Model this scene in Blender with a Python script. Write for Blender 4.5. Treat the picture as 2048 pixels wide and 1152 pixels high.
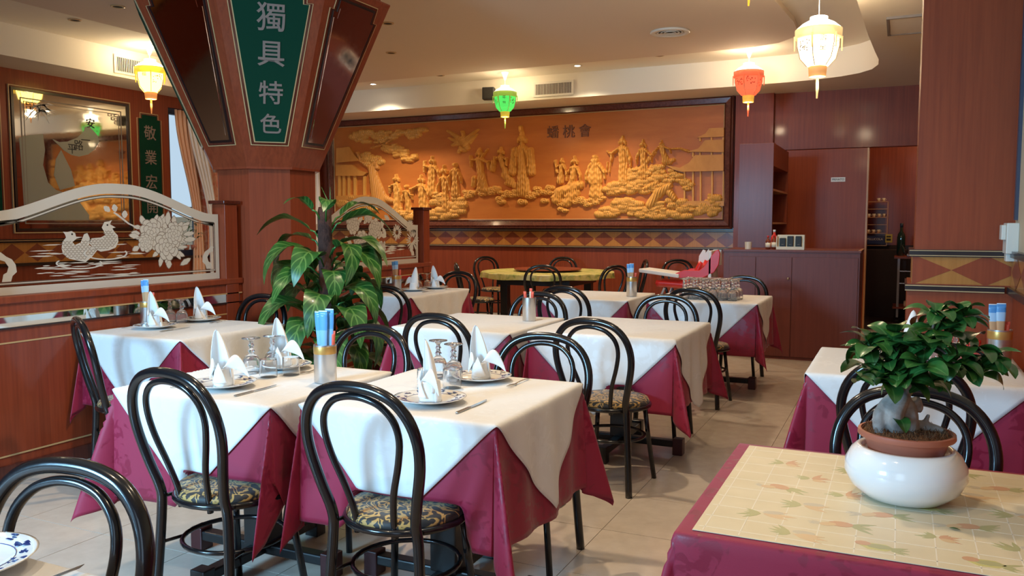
import bpy, bmesh, math, random
import numpy as np
from mathutils import Vector, Matrix
from mathutils.geometry import tessellate_polygon
PI = math.pi
for o in list(bpy.data.objects): bpy.data.objects.remove(o)
scn = bpy.context.scene
COL = scn.collection
# ------------------------------------------------------------------ camera, world, exposure, large lights
F = 1660.0; YAW = math.radians(25.0); PITCH = math.atan(128 / 1660.0); HC = 1.38
cam = bpy.data.cameras.new('camera'); cam_o = bpy.data.objects.new('camera', cam); COL.objects.link(cam_o)
cam_o.location = (0, 0, HC); cam_o.rotation_euler = (PI / 2 - PITCH, 0, YAW)
cam.sensor_width = 36; cam.lens = F / 2048 * 36; cam.clip_start = 0.02
scn.camera = cam_o
w = bpy.data.worlds.new('world'); scn.world = w; w.use_nodes = True
w.node_tree.nodes['Background'].inputs[0].default_value = (0.62, 0.80, 1.0, 1)
w.node_tree.nodes['Background'].inputs[1].default_value = 0.62
vs = scn.view_settings; vs.view_transform = 'Standard'; vs.look = 'None'; vs.gamma = 1; vs.use_curve_mapping = False
vs.exposure = 0.45
def alight(name, loc, rot, sx, sy, power, color):
    l = bpy.data.lights.new(name, 'AREA'); l.shape = 'RECTANGLE'; l.size = sx; l.size_y = sy; l.energy = power; l.color = color
    o = bpy.data.objects.new(name, l); o.location = loc; o.rotation_euler = rot; COL.objects.link(o); return o
# daylight coming in through the street windows of the front wall, behind the camera
dl = alight('daylight_street_window', (-3.35, -1.75, 2.0), (math.radians(76), 0, math.radians(-10)), 1.2, 1.1, 112, (0.31, 0.66, 1.0)); dl.data.spread = math.radians(105)
alight('daylight_street_door', (-0.55, -1.75, 1.5), (PI / 2, 0, 0), 0.9, 1.9, 7, (0.60, 0.80, 1.0))
def spot(name, loc, power, size=110, blend=0.8, rad=0.05, color=(1.0, 0.80, 0.55)):
    l = bpy.data.lights.new(name, 'SPOT'); l.energy = power; l.spot_size = math.radians(size); l.spot_blend = blend
    l.shadow_soft_size = rad; l.color = color
    o = bpy.data.objects.new(name, l); o.location = loc; COL.objects.link(o); return o
def plight(name, loc, power, color, rad=0.08):
    l = bpy.data.lights.new(name, 'POINT'); l.energy = power; l.color = color; l.shadow_soft_size = rad
    o = bpy.data.objects.new(name, l); o.location = loc; COL.objects.link(o); return o
WARM = (1.0, 0.78, 0.52)
# the working recessed spots near the back wall (their fittings are built further down)
SPOTS_ON = [(-7.08, 10.36, 3.40), (-3.86, 10.29, 3.40)]
for i, p in enumerate(SPOTS_ON): spot('spot_back', (p[0], p[1], 3.38), 170, 130, 0.9, 0.04, (1.0, 0.88, 0.66))
SPOTS_ROOM_FILL = [(-2.35, 3.5), (-5.6, 3.2), (-0.62, 0.9), (-2.6, 7.0), (-1.9, 0.5), (-6.4, 7.4), (-0.85, 2.6), (-1.1, 8.9)]  # unseen room spots without fittings; some added to warm the column and door
for p, pw in zip(SPOTS_ROOM_FILL, (135, 55, 34, 75, 55, 60, 60, 45)): spot('spot_room_fill', (p[0], p[1], 3.33), pw, 140, 0.9, 0.06, WARM)

# ------------------------------------------------------------------ camera rays: turn a measured pixel into a point on a real plane
_fw = Vector((-math.sin(YAW) * math.cos(PITCH), math.cos(YAW) * math.cos(PITCH), -math.sin(PITCH)))
_rt = Vector((math.cos(YAW), math.sin(YAW), 0)); _up = _rt.cross(_fw)
def ray(x, y): return _fw + _rt * ((x - 1024) / F) - _up * ((y - 576) / F)
def atx(x, y, X): d = ray(x, y); t = X / d.x; return Vector((X, d.y * t, HC + d.z * t))
def aty(x, y, Y): d = ray(x, y); t = Y / d.y; return Vector((d.x * t, Y, HC + d.z * t))
def atz(x, y, z): d = ray(x, y); t = (z - HC) / d.z; return Vector((d.x * t, d.y * t, z))

# ------------------------------------------------------------------ materials
MATS = {}
def nodes(name):
    m = bpy.data.materials.new(name); m.use_nodes = True; MATS[name] = m
    nt = m.node_tree; return m, nt, nt.nodes['Principled BSDF']
def P(bsdf, **k):
    for a, v in k.items():
        s = bsdf.inputs[a.replace('_', ' ')]
        s.default_value = (*v, 1) if isinstance(v, tuple) and len(v) == 3 else v
def plain(name, col, rough=0.5, metal=0.0, coat=0.0, **k):
    m, nt, b = nodes(name); P(b, Base_Color=col, Roughness=rough, Metallic=metal, Coat_Weight=coat, **k); 
    # a little procedural unevenness
    tc = nt.nodes.new('ShaderNodeTexCoord'); n = nt.nodes.new('ShaderNodeTexNoise'); n.inputs['Scale'].default_value = 25
    nt.links.new(tc.outputs['Object'], n.inputs['Vector'])
    mr = nt.nodes.new('ShaderNodeMapRange'); mr.inputs['To Min'].default_value = max(0, rough - 0.05); mr.inputs['To Max'].default_value = min(1, rough + 0.05)
    nt.links.new(n.outputs['Fac'], mr.inputs['Value']); nt.links.new(mr.outputs['Result'], b.inputs['Roughness'])
    return m
def emit(name, col, s, base=(0.8, 0.8, 0.8)):
    m, nt, b = nodes(name); P(b, Base_Color=base, Emission_Color=col, Emission_Strength=s, Roughness=0.6); return m
def mapped(nt, scale, coord='Object'):
    tc = nt.nodes.new('ShaderNodeTexCoord'); mp = nt.nodes.new('ShaderNodeMapping'); mp.inputs['Scale'].default_value = scale
    nt.links.new(tc.outputs[coord], mp.inputs['Vector']); return mp.outputs['Vector']
def ramp(nt, fac, stops):
    r = nt.nodes.new('ShaderNodeValToRGB'); e = r.color_ramp.elements
    while len(e) < len(stops): e.new(0.5)
    for x, (p, c) in zip(e, stops): x.position = p; x.color = (*c, 1)
    nt.links.new(fac, r.inputs['Fac']); return r.outputs['Color']
def noise(nt, vec, scale, detail=4, rough=0.5, dist=0):
    n = nt.nodes.new('ShaderNodeTexNoise'); n.inputs['Scale'].default_value = scale; n.inputs['Detail'].default_value = detail
    n.inputs['Roughness'].default_value = rough; n.inputs['Distortion'].default_value = dist
    nt.links.new(vec, n.inputs['Vector']); return n.outputs['Fac']
def bump(nt, b, h, strength, dist=0.002):
    k = nt.nodes.new('ShaderNodeBump'); k.inputs['Strength'].default_value = strength; k.inputs['Distance'].default_value = dist
    nt.links.new(h, k.inputs['Height']); nt.links.new(k.outputs['Normal'], b.inputs['Normal'])
def wood(name, c1, c2, scale=(28, 28, 0.9), rough=0.48, coat=0.3, cr=0.13):
    m, nt, b = nodes(name); v = mapped(nt, scale); f = noise(nt, v, 1.6, 6, 0.6, 0.4)
    nt.links.new(ramp(nt, f, [(0.28, c1), (0.72, c2)]), b.inputs['Base Color'])
    P(b, Roughness=rough, Coat_Weight=coat, Coat_Roughness=cr, Specular_IOR_Level=0.3); return m
wood('mahogany', (0.195, 0.032, 0.010), (0.285, 0.052, 0.017), cr=0.11)
wood('mahogany_bright', (0.25, 0.040, 0.010), (0.34, 0.062, 0.016), coat=0.15)
wood('mahogany_dark', (0.075, 0.016, 0.010), (0.13, 0.028, 0.015), rough=0.22, coat=0.6, cr=0.1)
wood('counter_laminate', (0.15, 0.040, 0.030), (0.19, 0.050, 0.036), rough=0.5, coat=0.08, cr=0.2)
wood('ochre_veneer', (0.42, 0.155, 0.032), (0.52, 0.21, 0.05), rough=0.3)
wood('diamond_veneer', (0.20, 0.048, 0.02), (0.27, 0.068, 0.028), rough=0.3)
wood('pale_edge', (0.55, 0.26, 0.10), (0.65, 0.33, 0.14), rough=0.4)
wood('mural_ground', (0.50, 0.14, 0.024), (0.58, 0.18, 0.034), scale=(1.2, 6, 6), rough=0.45, coat=0.08, cr=0.25)
wood('carved_wood', (0.68, 0.30, 0.055), (0.80, 0.38, 0.08), scale=(6, 6, 3), rough=0.5, coat=0.1)
wood('carved_wood_deep', (0.60, 0.24, 0.045), (0.70, 0.30, 0.06), scale=(6, 6, 3), rough=0.5, coat=0.1)
m, nt, b = nodes('burl_frame'); v = mapped(nt, (1, 1, 1)); f = noise(nt, v, 16, 8, 0.7, 1.5)
nt.links.new(ramp(nt, f, [(0.3, (0.09, 0.025, 0.016)), (0.7, (0.21, 0.065, 0.038))]), b.inputs['Base Color']); P(b, Roughness=0.2, Coat_Weight=0.6, Coat_Roughness=0.08)
plain('gold_line', (0.55, 0.36, 0.17), 0.45, 0.0)
plain('black_lacquer', (0.02, 0.008, 0.007), 0.3, 0, 0.2)
plain('black_tube', (0.008, 0.007, 0.008), 0.2, 0, 0.25, Coat_Roughness=0.06, Specular_IOR_Level=0.4)
plain('black_metal', (0.012, 0.010, 0.010), 0.35)
plain('black_plastic', (0.02, 0.018, 0.018), 0.5)
plain('red_endcap', (0.06, 0.010, 0.010), 0.4)
plain('green_felt', (0.006, 0.044, 0.024), 0.9, Specular_IOR_Level=0.1)
plain('glyph_bronze', (0.26, 0.20, 0.17), 0.45, 0.2)
plain('glyph_dark', (0.16, 0.04, 0.015), 0.5)
plain('ceiling_paint', (0.74, 0.60, 0.46), 0.9)
plain('soffit_paint', (0.74, 0.63, 0.48), 0.9)
plain('cove_paint', (0.86, 0.78, 0.64), 0.9)
plain('wall_beige', (0.62, 0.50, 0.34), 0.8)
plain('grout', (0.30, 0.24, 0.20), 0.9)
plain('mirror', (0.62, 0.60, 0.55), 0.03, 1.0)
plain('mirror_dark', (0.80, 0.70, 0.66), 0.07, 1.0)
plain('frost', (0.62, 0.58, 0.52), 0.7)
plain('frost_soft', (0.50, 0.50, 0.40), 0.7, Alpha=0.6)
plain('frost_line', (0.24, 0.19, 0.15), 0.6)
plain('bevel_line', (0.12, 0.10, 0.08), 0.2)
plain('porcelain', (0.82, 0.80, 0.76), 0.12, 0, 0.5)
plain('blue_glaze', (0.03, 0.05, 0.22), 0.15, 0, 0.5)
plain('dark_glaze', (0.03, 0.04, 0.09), 0.15, 0, 0.5)
plain('napkin_cloth', (0.86, 0.84, 0.82), 0.8, Sheen_Weight=0.3)
plain('steel', (0.55, 0.53, 0.50), 0.22, 1.0)
plain('steel_brushed', (0.62, 0.61, 0.60), 0.32, 1.0)
plain('gold_band', (0.65, 0.36, 0.10), 0.35, 0.7)
plain('blue_wrap', (0.10, 0.32, 0.66), 0.3, 0, 0.3)
plain('pale_blue_wrap', (0.42, 0.62, 0.82), 0.3, 0, 0.3)
plain('mid_blue_wrap', (0.22, 0.44, 0.74), 0.3, 0, 0.3)
plain('breadstick', (0.60, 0.34, 0.17), 0.7)
plain('clear_wrap', (0.75, 0.78, 0.82), 0.2, 0, 0.5)
plain('red_paper', (0.75, 0.10, 0.05), 0.5)
plain('cream_paper', (0.80, 0.66, 0.46), 0.6)
plain('red_plastic', (0.70, 0.025, 0.02), 0.35)
plain('white_plastic', (0.80, 0.75, 0.70), 0.4)
plain('grey_plastic', (0.35, 0.35, 0.36), 0.4)
plain('white_ceramic', (0.84, 0.84, 0.83), 0.12, 0, 0.7)
plain('terracotta', (0.42, 0.13, 0.075), 0.5)
plain('switch_white', (0.72, 0.68, 0.60), 0.4)
plain('dark_slot', (0.02, 0.016, 0.012), 0.8)
plain('vent_white', (0.74, 0.68, 0.58), 0.5)
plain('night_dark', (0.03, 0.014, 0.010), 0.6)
plain('ink', (0.02, 0.02, 0.02), 0.6)
plain('sign_white', (0.85, 0.80, 0.72), 0.5)
plain('navy_label', (0.02, 0.03, 0.10), 0.4)
plain('yellow_label', (0.60, 0.48, 0.10), 0.5)
plain('bottle_dark', (0.012, 0.03, 0.015), 0.08, 0, 0.6)
plain('amber', (0.22, 0.03, 0.01), 0.1, 0, 0.6)
plain('wax', (0.80, 0.62, 0.42), 0.4)
plain('window_frame', (0.05, 0.06, 0.10), 0.4)
m, nt, b = nodes('glass'); P(b, Base_Color=(1, 1, 1), Roughness=0.0, Transmission_Weight=0.95, IOR=1.36)
m, nt, b = nodes('pane_glass'); P(b, Base_Color=(0.97, 0.99, 0.97), Roughness=0.01, Transmission_Weight=1.0, IOR=1.06, Specular_IOR_Level=0.8)
# cloths
def cloth_mat(name, c1, c2, sc, sheen, lo=0.50, hi=0.56):
    m, nt, b = nodes(name); v = mapped(nt, (1, 1, 1), 'UV')
    vo = nt.nodes.new('ShaderNodeTexVoronoi'); vo.inputs['Scale'].default_value = sc; nt.links.new(v, vo.inputs['Vector'])
    f = noise(nt, v, sc * 3.2, 2, 0.5, 1.2)
    mx = nt.nodes.new('ShaderNodeMath'); mx.operation = 'MULTIPLY_ADD'; mx.inputs[1].default_value = -0.55
    nt.links.new(vo.outputs['Distance'], mx.inputs[0]); nt.links.new(f, mx.inputs[2])
    k = nt.nodes.new('ShaderNodeMapRange'); k.inputs['From Min'].default_value = lo - 0.22; k.inputs['From Max'].default_value = hi - 0.22
    nt.links.new(mx.outputs[0], k.inputs['Value'])
    nt.links.new(ramp(nt, k.outputs[0], [(0.0, c1), (1.0, c2)]), b.inputs['Base Color'])
    r = nt.nodes.new('ShaderNodeMapRange'); r.inputs['To Min'].default_value = 0.62; r.inputs['To Max'].default_value = 0.42
    nt.links.new(k.outputs[0], r.inputs['Value']); nt.links.new(r.outputs[0], b.inputs['Roughness'])
    P(b, Sheen_Weight=sheen, Sheen_Roughness=0.4); wv = noise(nt, v, 260, 2); bump(nt, b, wv, 0.12, 0.001); return m
cloth_mat('burgundy_damask', (0.285, 0.009, 0.040), (0.225, 0.006, 0.030), 6.5, 0.12)
cloth_mat('white_damask', (0.74, 0.72, 0.70), (0.77, 0.755, 0.74), 6.5, 0.1)
# chair seat fabric: gold with black scrolls
m, nt, b = nodes('scroll_fabric'); v = mapped(nt, (1, 1, 1)); f = noise(nt, v, 13, 1.2, 0.4, 3.2)
nt.links.new(ramp(nt, f, [(0.44, (0.015, 0.013, 0.012)), (0.47, (0.42, 0.24, 0.06)), (0.56, (0.48, 0.28, 0.08)), (0.585, (0.015, 0.013, 0.012))]), b.inputs['Base Color']); P(b, Roughness=0.6, Sheen_Weight=0.2)
m, nt, b = nodes('vinyl_cover'); v = mapped(nt, (1, 1, 1)); f = noise(nt, v, 9, 3)
nt.links.new(ramp(nt, f, [(0.3, (0.66, 0.55, 0.36)), (0.7, (0.72, 0.61, 0.42))]), b.inputs['Base Color']); P(b, Roughness=0.42)
m, nt, b = nodes('yellow_cloth'); v = mapped(nt, (1, 1, 1)); f = noise(nt, v, 9, 3, 0.6, 0.5)
nt.links.new(ramp(nt, f, [(0.35, (0.22, 0.26, 0.06)), (0.5, (0.58, 0.47, 0.13)), (0.65, (0.62, 0.52, 0.22)), (0.78, (0.45, 0.15, 0.06))]), b.inputs['Base Color']); P(b, Roughness=0.4)
m, nt, b = nodes('floor_tile'); v = mapped(nt, (1, 1, 1), 'Generated'); f = noise(nt, v, 5, 5, 0.6)
nt.links.new(ramp(nt, f, [(0.3, (0.56, 0.47, 0.39)), (0.7, (0.64, 0.55, 0.46))]), b.inputs['Base Color']); P(b, Roughness=0.24, Coat_Weight=0.2, Coat_Roughness=0.15)
m, nt, b = nodes('moss_soil'); v = mapped(nt, (1, 1, 1)); f = noise(nt, v, 70, 5, 0.7, 1)
nt.links.new(ramp(nt, f, [(0.35, (0.06, 0.022, 0.008)), (0.6, (0.26, 0.10, 0.03)), (0.8, (0.36, 0.18, 0.07))]), b.inputs['Base Color']); P(b, Roughness=0.9); bump(nt, b, f, 1.0, 0.01)
m, nt, b = nodes('bark_grey'); v = mapped(nt, (1, 1, 1)); f = noise(nt, v, 30, 5, 0.6, 0.5)
nt.links.new(ramp(nt, f, [(0.3, (0.20, 0.17, 0.15)), (0.7, (0.42, 0.37, 0.33))]), b.inputs['Base Color']); P(b, Roughness=0.6); bump(nt, b, f, 0.3, 0.004)
m, nt, b = nodes('moss_pole'); v = mapped(nt, (1, 1, 0.4)); f = noise(nt, v, 90, 5, 0.7)
nt.links.new(ramp(nt, f, [(0.3, (0.035, 0.012, 0.008)), (0.7, (0.12, 0.045, 0.03))]), b.inputs['Base Color']); P(b, Roughness=0.9); bump(nt, b, f, 1.0, 0.01)
def leaf_mat(name, dark, mid, vein, rough, veins=True):
    m, nt, b = nodes(name); tc = nt.nodes.new('ShaderNodeTexCoord'); sp = nt.nodes.new('ShaderNodeSeparateXYZ'); nt.links.new(tc.outputs['UV'], sp.inputs[0])
    def math_(op, a, bb=None, c=None):
        n = nt.nodes.new('ShaderNodeMath'); n.operation = op
        for i, s in enumerate((a, bb, c)):
            if s is None: continue
            if isinstance(s, (int, float)): n.inputs[i].default_value = s
            else: nt.links.new(s, n.inputs[i])
        return n.outputs[0]
    a = math_('ABSOLUTE', math_('SUBTRACT', sp.outputs['Y'], 0.5))
    lines = math_('SINE', math_('MULTIPLY', math_('SUBTRACT', sp.outputs['X'], math_('MULTIPLY', a, 0.45)), 44.0))
    mid_v = math_('GREATER_THAN', 0.035, a)
    side_v = math_('GREATER_THAN', lines, 0.80 if veins else 2.0)
    v = mapped(nt, (1, 1, 1)); f = noise(nt, v, 12, 3)
    base = ramp(nt, f, [(0.3, dark), (0.7, mid)])
    mx = nt.nodes.new('ShaderNodeMix'); mx.data_type = 'RGBA'; nt.links.new(math_('MULTIPLY', math_('MAXIMUM', mid_v, side_v), 0.65), mx.inputs['Factor'])
    nt.links.new(base, mx.inputs['A']); mx.inputs['B'].default_value = (*vein, 1); nt.links.new(mx.outputs['Result'], b.inputs['Base Color'])
    P(b, Roughness=rough, Coat_Weight=0.15, Subsurface_Weight=0.0); return m
leaf_mat('dieffenbachia_leaf', (0.012, 0.065, 0.012), (0.030, 0.12, 0.020), (0.13, 0.26, 0.06), 0.35)
leaf_mat('ficus_leaf', (0.014, 0.075, 0.016), (0.040, 0.15, 0.028), (0.08, 0.20, 0.05), 0.28, False)
leaf_mat('ficus_leaf_young', (0.03, 0.13, 0.03), (0.06, 0.20, 0.04), (0.12, 0.30, 0.08), 0.28, False)
m, nt, b = nodes('curtain_sheer'); P(b, Base_Color=(0.85, 0.78, 0.72), Roughness=0.9, Transmission_Weight=0.25)
m, nt, b = nodes('curtain_red'); v = mapped(nt, (1, 1, 1)); f = noise(nt, v, 4, 2, 0.5, 2)
nt.links.new(ramp(nt, f, [(0.4, (0.62, 0.15, 0.09)), (0.55, (0.70, 0.40, 0.28)), (0.7, (0.58, 0.13, 0.08))]), b.inputs['Base Color']); P(b, Roughness=0.8)
plain('curtain_peach', (0.80, 0.47, 0.30), 0.8)
plain('curtain_white', (0.85, 0.80, 0.76), 0.8)

# ------------------------------------------------------------------ mesh helpers
class M:
    def __init__(s): s.v = []; s.f = []; s.uv = None
    def add(s, vs_, fs):
        n = len(s.v); s.v += [tuple(p) for p in vs_]; s.f += [tuple(i + n for i in q) for q in fs]; return s
    def box(s, x0, x1, y0, y1, z0, z1):
        return s.add([(x, y, z) for z in (z0, z1) for y in (y0, y1) for x in (x0, x1)],
                     [(0, 2, 3, 1), (4, 5, 7, 6), (0, 1, 5, 4), (2, 6, 7, 3), (0, 4, 6, 2), (1, 3, 7, 5)])
    def tube(s, pts, r, seg=10, closed=False):
        pts = [Vector(p) for p in pts]; n = len(pts); rs = r if isinstance(r, (list, tuple)) else [r] * n
        vs_, fs = [], []; prev = None
        for i, p in enumerate(pts):
            a = pts[i - 1] if (i > 0 or closed) else pts[i]; c = pts[(i + 1) % n] if (i < n - 1 or closed) else pts[i]
            t = (c - a).normalized() if (c - a).length > 1e-9 else Vector((0, 0, 1))
            if prev is None:
                u = t.cross(Vector((0, 0, 1)))
                if u.length < 1e-3: u = t.cross(Vector((0, 1, 0)))
            else: u = prev - t * prev.dot(t)
            u.normalize(); prev = u; w_ = t.cross(u)
            for k in range(seg):
                an = 2 * PI * k / seg; vs_.append(p + (u * math.cos(an) + w_ * math.sin(an)) * rs[i])
        m_ = n if closed else n - 1
        for i in range(m_):
            j = (i + 1) % n
            for k in range(seg): q = (k + 1) % seg; fs.append((i * seg + k, i * seg + q, j * seg + q, j * seg + k))
        if not closed: fs.append(tuple(range(seg))[::-1]); fs.append(tuple((n - 1) * seg + k for k in range(seg)))
        return s.add(vs_, fs)
    def lathe(s, prof, seg=24, c=(0, 0, 0), phase=0.0):
        vs_, fs = [], []; n = len(prof)
        for r, z in prof:
            for k in range(seg): a = 2 * PI * k / seg + phase; vs_.append((c[0] + r * math.cos(a), c[1] + r * math.sin(a), c[2] + z))
        for i in range(n - 1):
            for k in range(seg): q = (k + 1) % seg; fs.append((i * seg + k, i * seg + q, (i + 1) * seg + q, (i + 1) * seg + k))
        if prof[0][0] > 1e-6: fs.append(tuple(range(seg))[::-1])
        if prof[-1][0] > 1e-6: fs.append(tuple((n - 1) * seg + k for k in range(seg)))
        return s.add(vs_, fs)
    def grid(s, nu, nv, fn, closed=False):
        n = len(s.v); uv = []
        for i in range(nu + 1):
            for j in range(nv + 1): s.v.append(tuple(fn(i / nu, j / nv)))
        for i in range(nu):
            for j in range(nv): a = n + i * (nv + 1) + j; s.f.append((a, a + nv + 1, a + nv + 2, a + 1))
        return s
    def poly(s, pts2, fn, d0=0.0, d1=0.002):
        """extruded flat outline; fn(x, y, depth) -> 3D point"""
        pts2 = list(pts2)
        if sum(pts2[i - 1][0] * pts2[i][1] - pts2[i][0] * pts2[i - 1][1] for i in range(len(pts2))) < 0: pts2.reverse()
        n = len(pts2); tri = tessellate_polygon([[Vector((x, y, 0)) for x, y in pts2]])
        vs_ = [fn(x, y, d1) for x, y in pts2] + [fn(x, y, d0) for x, y in pts2]; fs = []
        for t in tri:
            a, b_, c = t; ar = (pts2[b_][0] - pts2[a][0]) * (pts2[c][1] - pts2[a][1]) - (pts2[c][0] - pts2[a][0]) * (pts2[b_][1] - pts2[a][1])
            if ar < 0: a, b_, c = c, b_, a
            fs.append((a, b_, c)); fs.append((c + n, b_ + n, a + n))
        for i in range(n): j = (i + 1) % n; fs.append((i, i + n, j + n, j))
        return s.add(vs_, fs)
    def mesh(s, name, mat, smooth=False):
        me = bpy.data.meshes.new(name); me.from_pydata(s.v, [], s.f); me.materials.append(MATS[mat])
        if s.uv is not None:
            l = me.uv_layers.new(name='UVMap'); idx = np.empty(len(me.loops), int); me.loops.foreach_get('vertex_index', idx)
            l.data.foreach_set('uv', np.asarray(s.uv, float)[idx].ravel())
        if smooth: me.polygons.foreach_set('use_smooth', [True] * len(me.polygons))
        me.update(); return me
    def obj(s, name, mat, parent=None, smooth=False, bev=0, label=None, fix=False, sharp=None):
        me = s.mesh(name, mat, smooth)
        if fix:
            bm = bmesh.new(); bm.from_mesh(me); bmesh.ops.recalc_face_normals(bm, faces=bm.faces); bm.to_mesh(me); bm.free()
        if smooth and sharp: me.set_sharp_from_angle(angle=math.radians(sharp))
        o = bpy.data.objects.new(name, me); COL.objects.link(o); o.parent = parent
        if bev:
            b_ = o.modifiers.new('bevel', 'BEVEL'); b_.width = bev; b_.segments = 2; b_.limit_method = 'ANGLE'
        if label: o['label'] = label
        return o
def empty(name, loc=(0, 0, 0), rz=0, label=None, cat=None, group=None, kind=None):
    o = bpy.data.objects.new(name, None); COL.objects.link(o); o.location = loc; o.rotation_euler = (0, 0, rz); o.empty_display_size = 0.05
    return tag(o, label, cat, group, kind)
def tag(o, label=None, cat=None, group=None, kind=None):
    if label: o['label'] = label
    if cat: o['category'] = cat
    if group: o['group'] = group
    if kind: o['kind'] = kind
    return o
def struct(o): o['kind'] = 'structure'; return o
CH = {}
def dup(root, loc=None, rz=None, label=None, group=None, parent=None):
    r = root.copy(); COL.objects.link(r)
    if loc is not None: r.location = loc
    if rz is not None: r.rotation_euler = (0, 0, rz)
    if label: r['label'] = label
    if group: r['group'] = group
    if parent is not None: r.parent = parent
    for ch in CH_of(root): dup(ch, parent=r)
    return r
def CH_of(o): return list(o.children)
def spline(pts, n=6, closed=False):
    pts = [Vector(p) for p in pts]; out = []; N = len(pts)
    for i in range(N if closed else N - 1):
        if closed: a, b_, c, d = pts[i - 1], pts[i], pts[(i + 1) % N], pts[(i + 2) % N]
        else: a, b_, c, d = pts[max(i - 1, 0)], pts[i], pts[i + 1], pts[min(i + 2, N - 1)]
        for k in range(n):
            t = k / n; out.append(0.5 * ((2 * b_) + (c - a) * t + (2 * a - 5 * b_ + 4 * c - d) * t * t + (3 * b_ - 3 * c + d - a) * t ** 3))
    if not closed: out.append(pts[-1])
    return out
def text_mesh(body, size, mat, name, parent=None, M4=None, ext=0.002, bold=0.0):
    """lettering as real geometry; M4 places it (text lies in local XY, facing +Z)"""
    c = bpy.data.curves.new(name, 'FONT'); c.body = body; c.size = size; c.extrude = ext; c.offset = bold
    c.align_x = 'CENTER'; c.align_y = 'CENTER'; c.resolution_u = 3
    t = bpy.data.objects.new(name, c); COL.objects.link(t)
    dg = bpy.context.evaluated_depsgraph_get(); me = bpy.data.meshes.new_from_object(t.evaluated_get(dg))
    bpy.data.objects.remove(t); bpy.data.curves.remove(c)
    me.materials.clear(); me.materials.append(MATS[mat])
    if M4 is not None: me.transform(M4)
    o = bpy.data.objects.new(name, me); COL.objects.link(o); o.parent = parent; return o
def frameM(origin, xdir, ydir):
    x = Vector(xdir).normalized(); y = Vector(ydir).normalized(); z = x.cross(y); y = z.cross(x)
    m4 = Matrix.Identity(4)
    for i in range(3): m4[i][0] = x[i]; m4[i][1] = y[i]; m4[i][2] = z[i]; m4[i][3] = origin[i]
    return m4

# ------------------------------------------------------------------ THE ROOM
YB = 11.6; XL = -9.0; XR = 0.54; YF = -1.6; ZC = 3.43; ZS = 3.10
struct(M().box(XL - .2, 2.2, YF - .3, 14.2, -0.12, -0.006).obj('floor', 'grout'))
floor = bpy.data.objects['floor']
tile_me = {}
TS = 0.5
for i in range(-12, 4):
    for j in range(0, 24):
        x0 = -0.68 + i * TS; y0 = 0.5 + j * TS; x1 = min(x0 + TS, XR if y0 < 5 else 1.5)
        if x0 >= x1 - .02 or y0 + TS > 12.0: continue
        if x0 < -5.2: continue
        key = round(x1 - x0, 3)
        if key not in tile_me: tile_me[key] = M().box(0.0015, key - .0015, 0.0015, TS - .0015, -0.008, 0.0).mesh('tile', 'floor_tile')
        o = bpy.data.objects.new('tile', tile_me[key]); COL.objects.link(o); o.location = (x0, y0, 0); o.parent = floor
struct(M().box(XL - .2, XL, YF, YB + .2, 0, 0.94).obj('wall_left', 'mahogany')); wl = bpy.data.objects['wall_left']
M().box(XL - .2, XL, YF, 8.32, 0.94, 3.43).obj('upper_panelling', 'mahogany', wl)
M().box(XL - .2, XL, 8.32, YB, 2.95, 3.43).obj('lintel', 'mahogany', wl)
M().box(XL - .2, XL, 11.45, YB, 0.94, 2.95).obj('window_pier', 'mahogany', wl)
wb = struct(M().box(XL - .2, -1.41, YB, YB + .2, 0, ZC).obj('wall_back', 'mahogany'))
M().box(-1.41, 0.0, YB, YB + .2, 2.36, ZC).obj('door_header', 'mahogany', wb)
M().box(0.0, 2.0, YB, YB + .2, 2.36, ZC).obj('door_header', 'mahogany', wb)
M().box(0.55, 2.0, YB, YB + .2, 0, 2.36).obj('end_pier', 'mahogany', wb)
M().box(-2.05, -1.56, YB - .10, YB, 0, ZS).obj('pilaster', 'mahogany', wb)
struct(M().box(-1.41, -0.40, YB - .02, YB + .03, 0, 2.35).obj('door_1', 'mahogany_bright', bev=.004))
M().box(-0.405, -0.385, YB - .03, YB + .2, 0, 2.35).obj('door_edge', 'pale_edge', bpy.data.objects['door_1'])
sg = M().box(-0.832, -0.660, YB - .026, YB - .02, 1.925, 1.982).obj('door_sign', 'sign_white'); tag(sg, 'small white PRIVATO sign on the reddish wood door', 'sign')
text_mesh('PRIVATO', 0.036, 'ink', 'lettering', sg, frameM((-0.746, YB - .027, 1.953), (1, 0, 0), (0, 0, 1)), .0005, .0006)
# back room
br = struct(M().box(-1.6, 2.0, 13.9, 14.1, 0, 3.1).obj('wall_far', 'mahogany'))
M().box(-1.6, -1.5, YB + .2, 13.9, 0, 3.1).obj('side_partition', 'mahogany', br)
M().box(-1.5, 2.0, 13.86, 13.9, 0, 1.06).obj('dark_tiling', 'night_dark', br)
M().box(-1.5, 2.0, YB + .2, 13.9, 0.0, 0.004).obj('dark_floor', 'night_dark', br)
plight('lamp_back_room', (0.6, 12.8, 2.7), 18, WARM, .1)
struct(M().box(1.5, 1.7, 5.0, 14.0, 0, ZC).obj('wall_right_rear', 'mahogany'))
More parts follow.
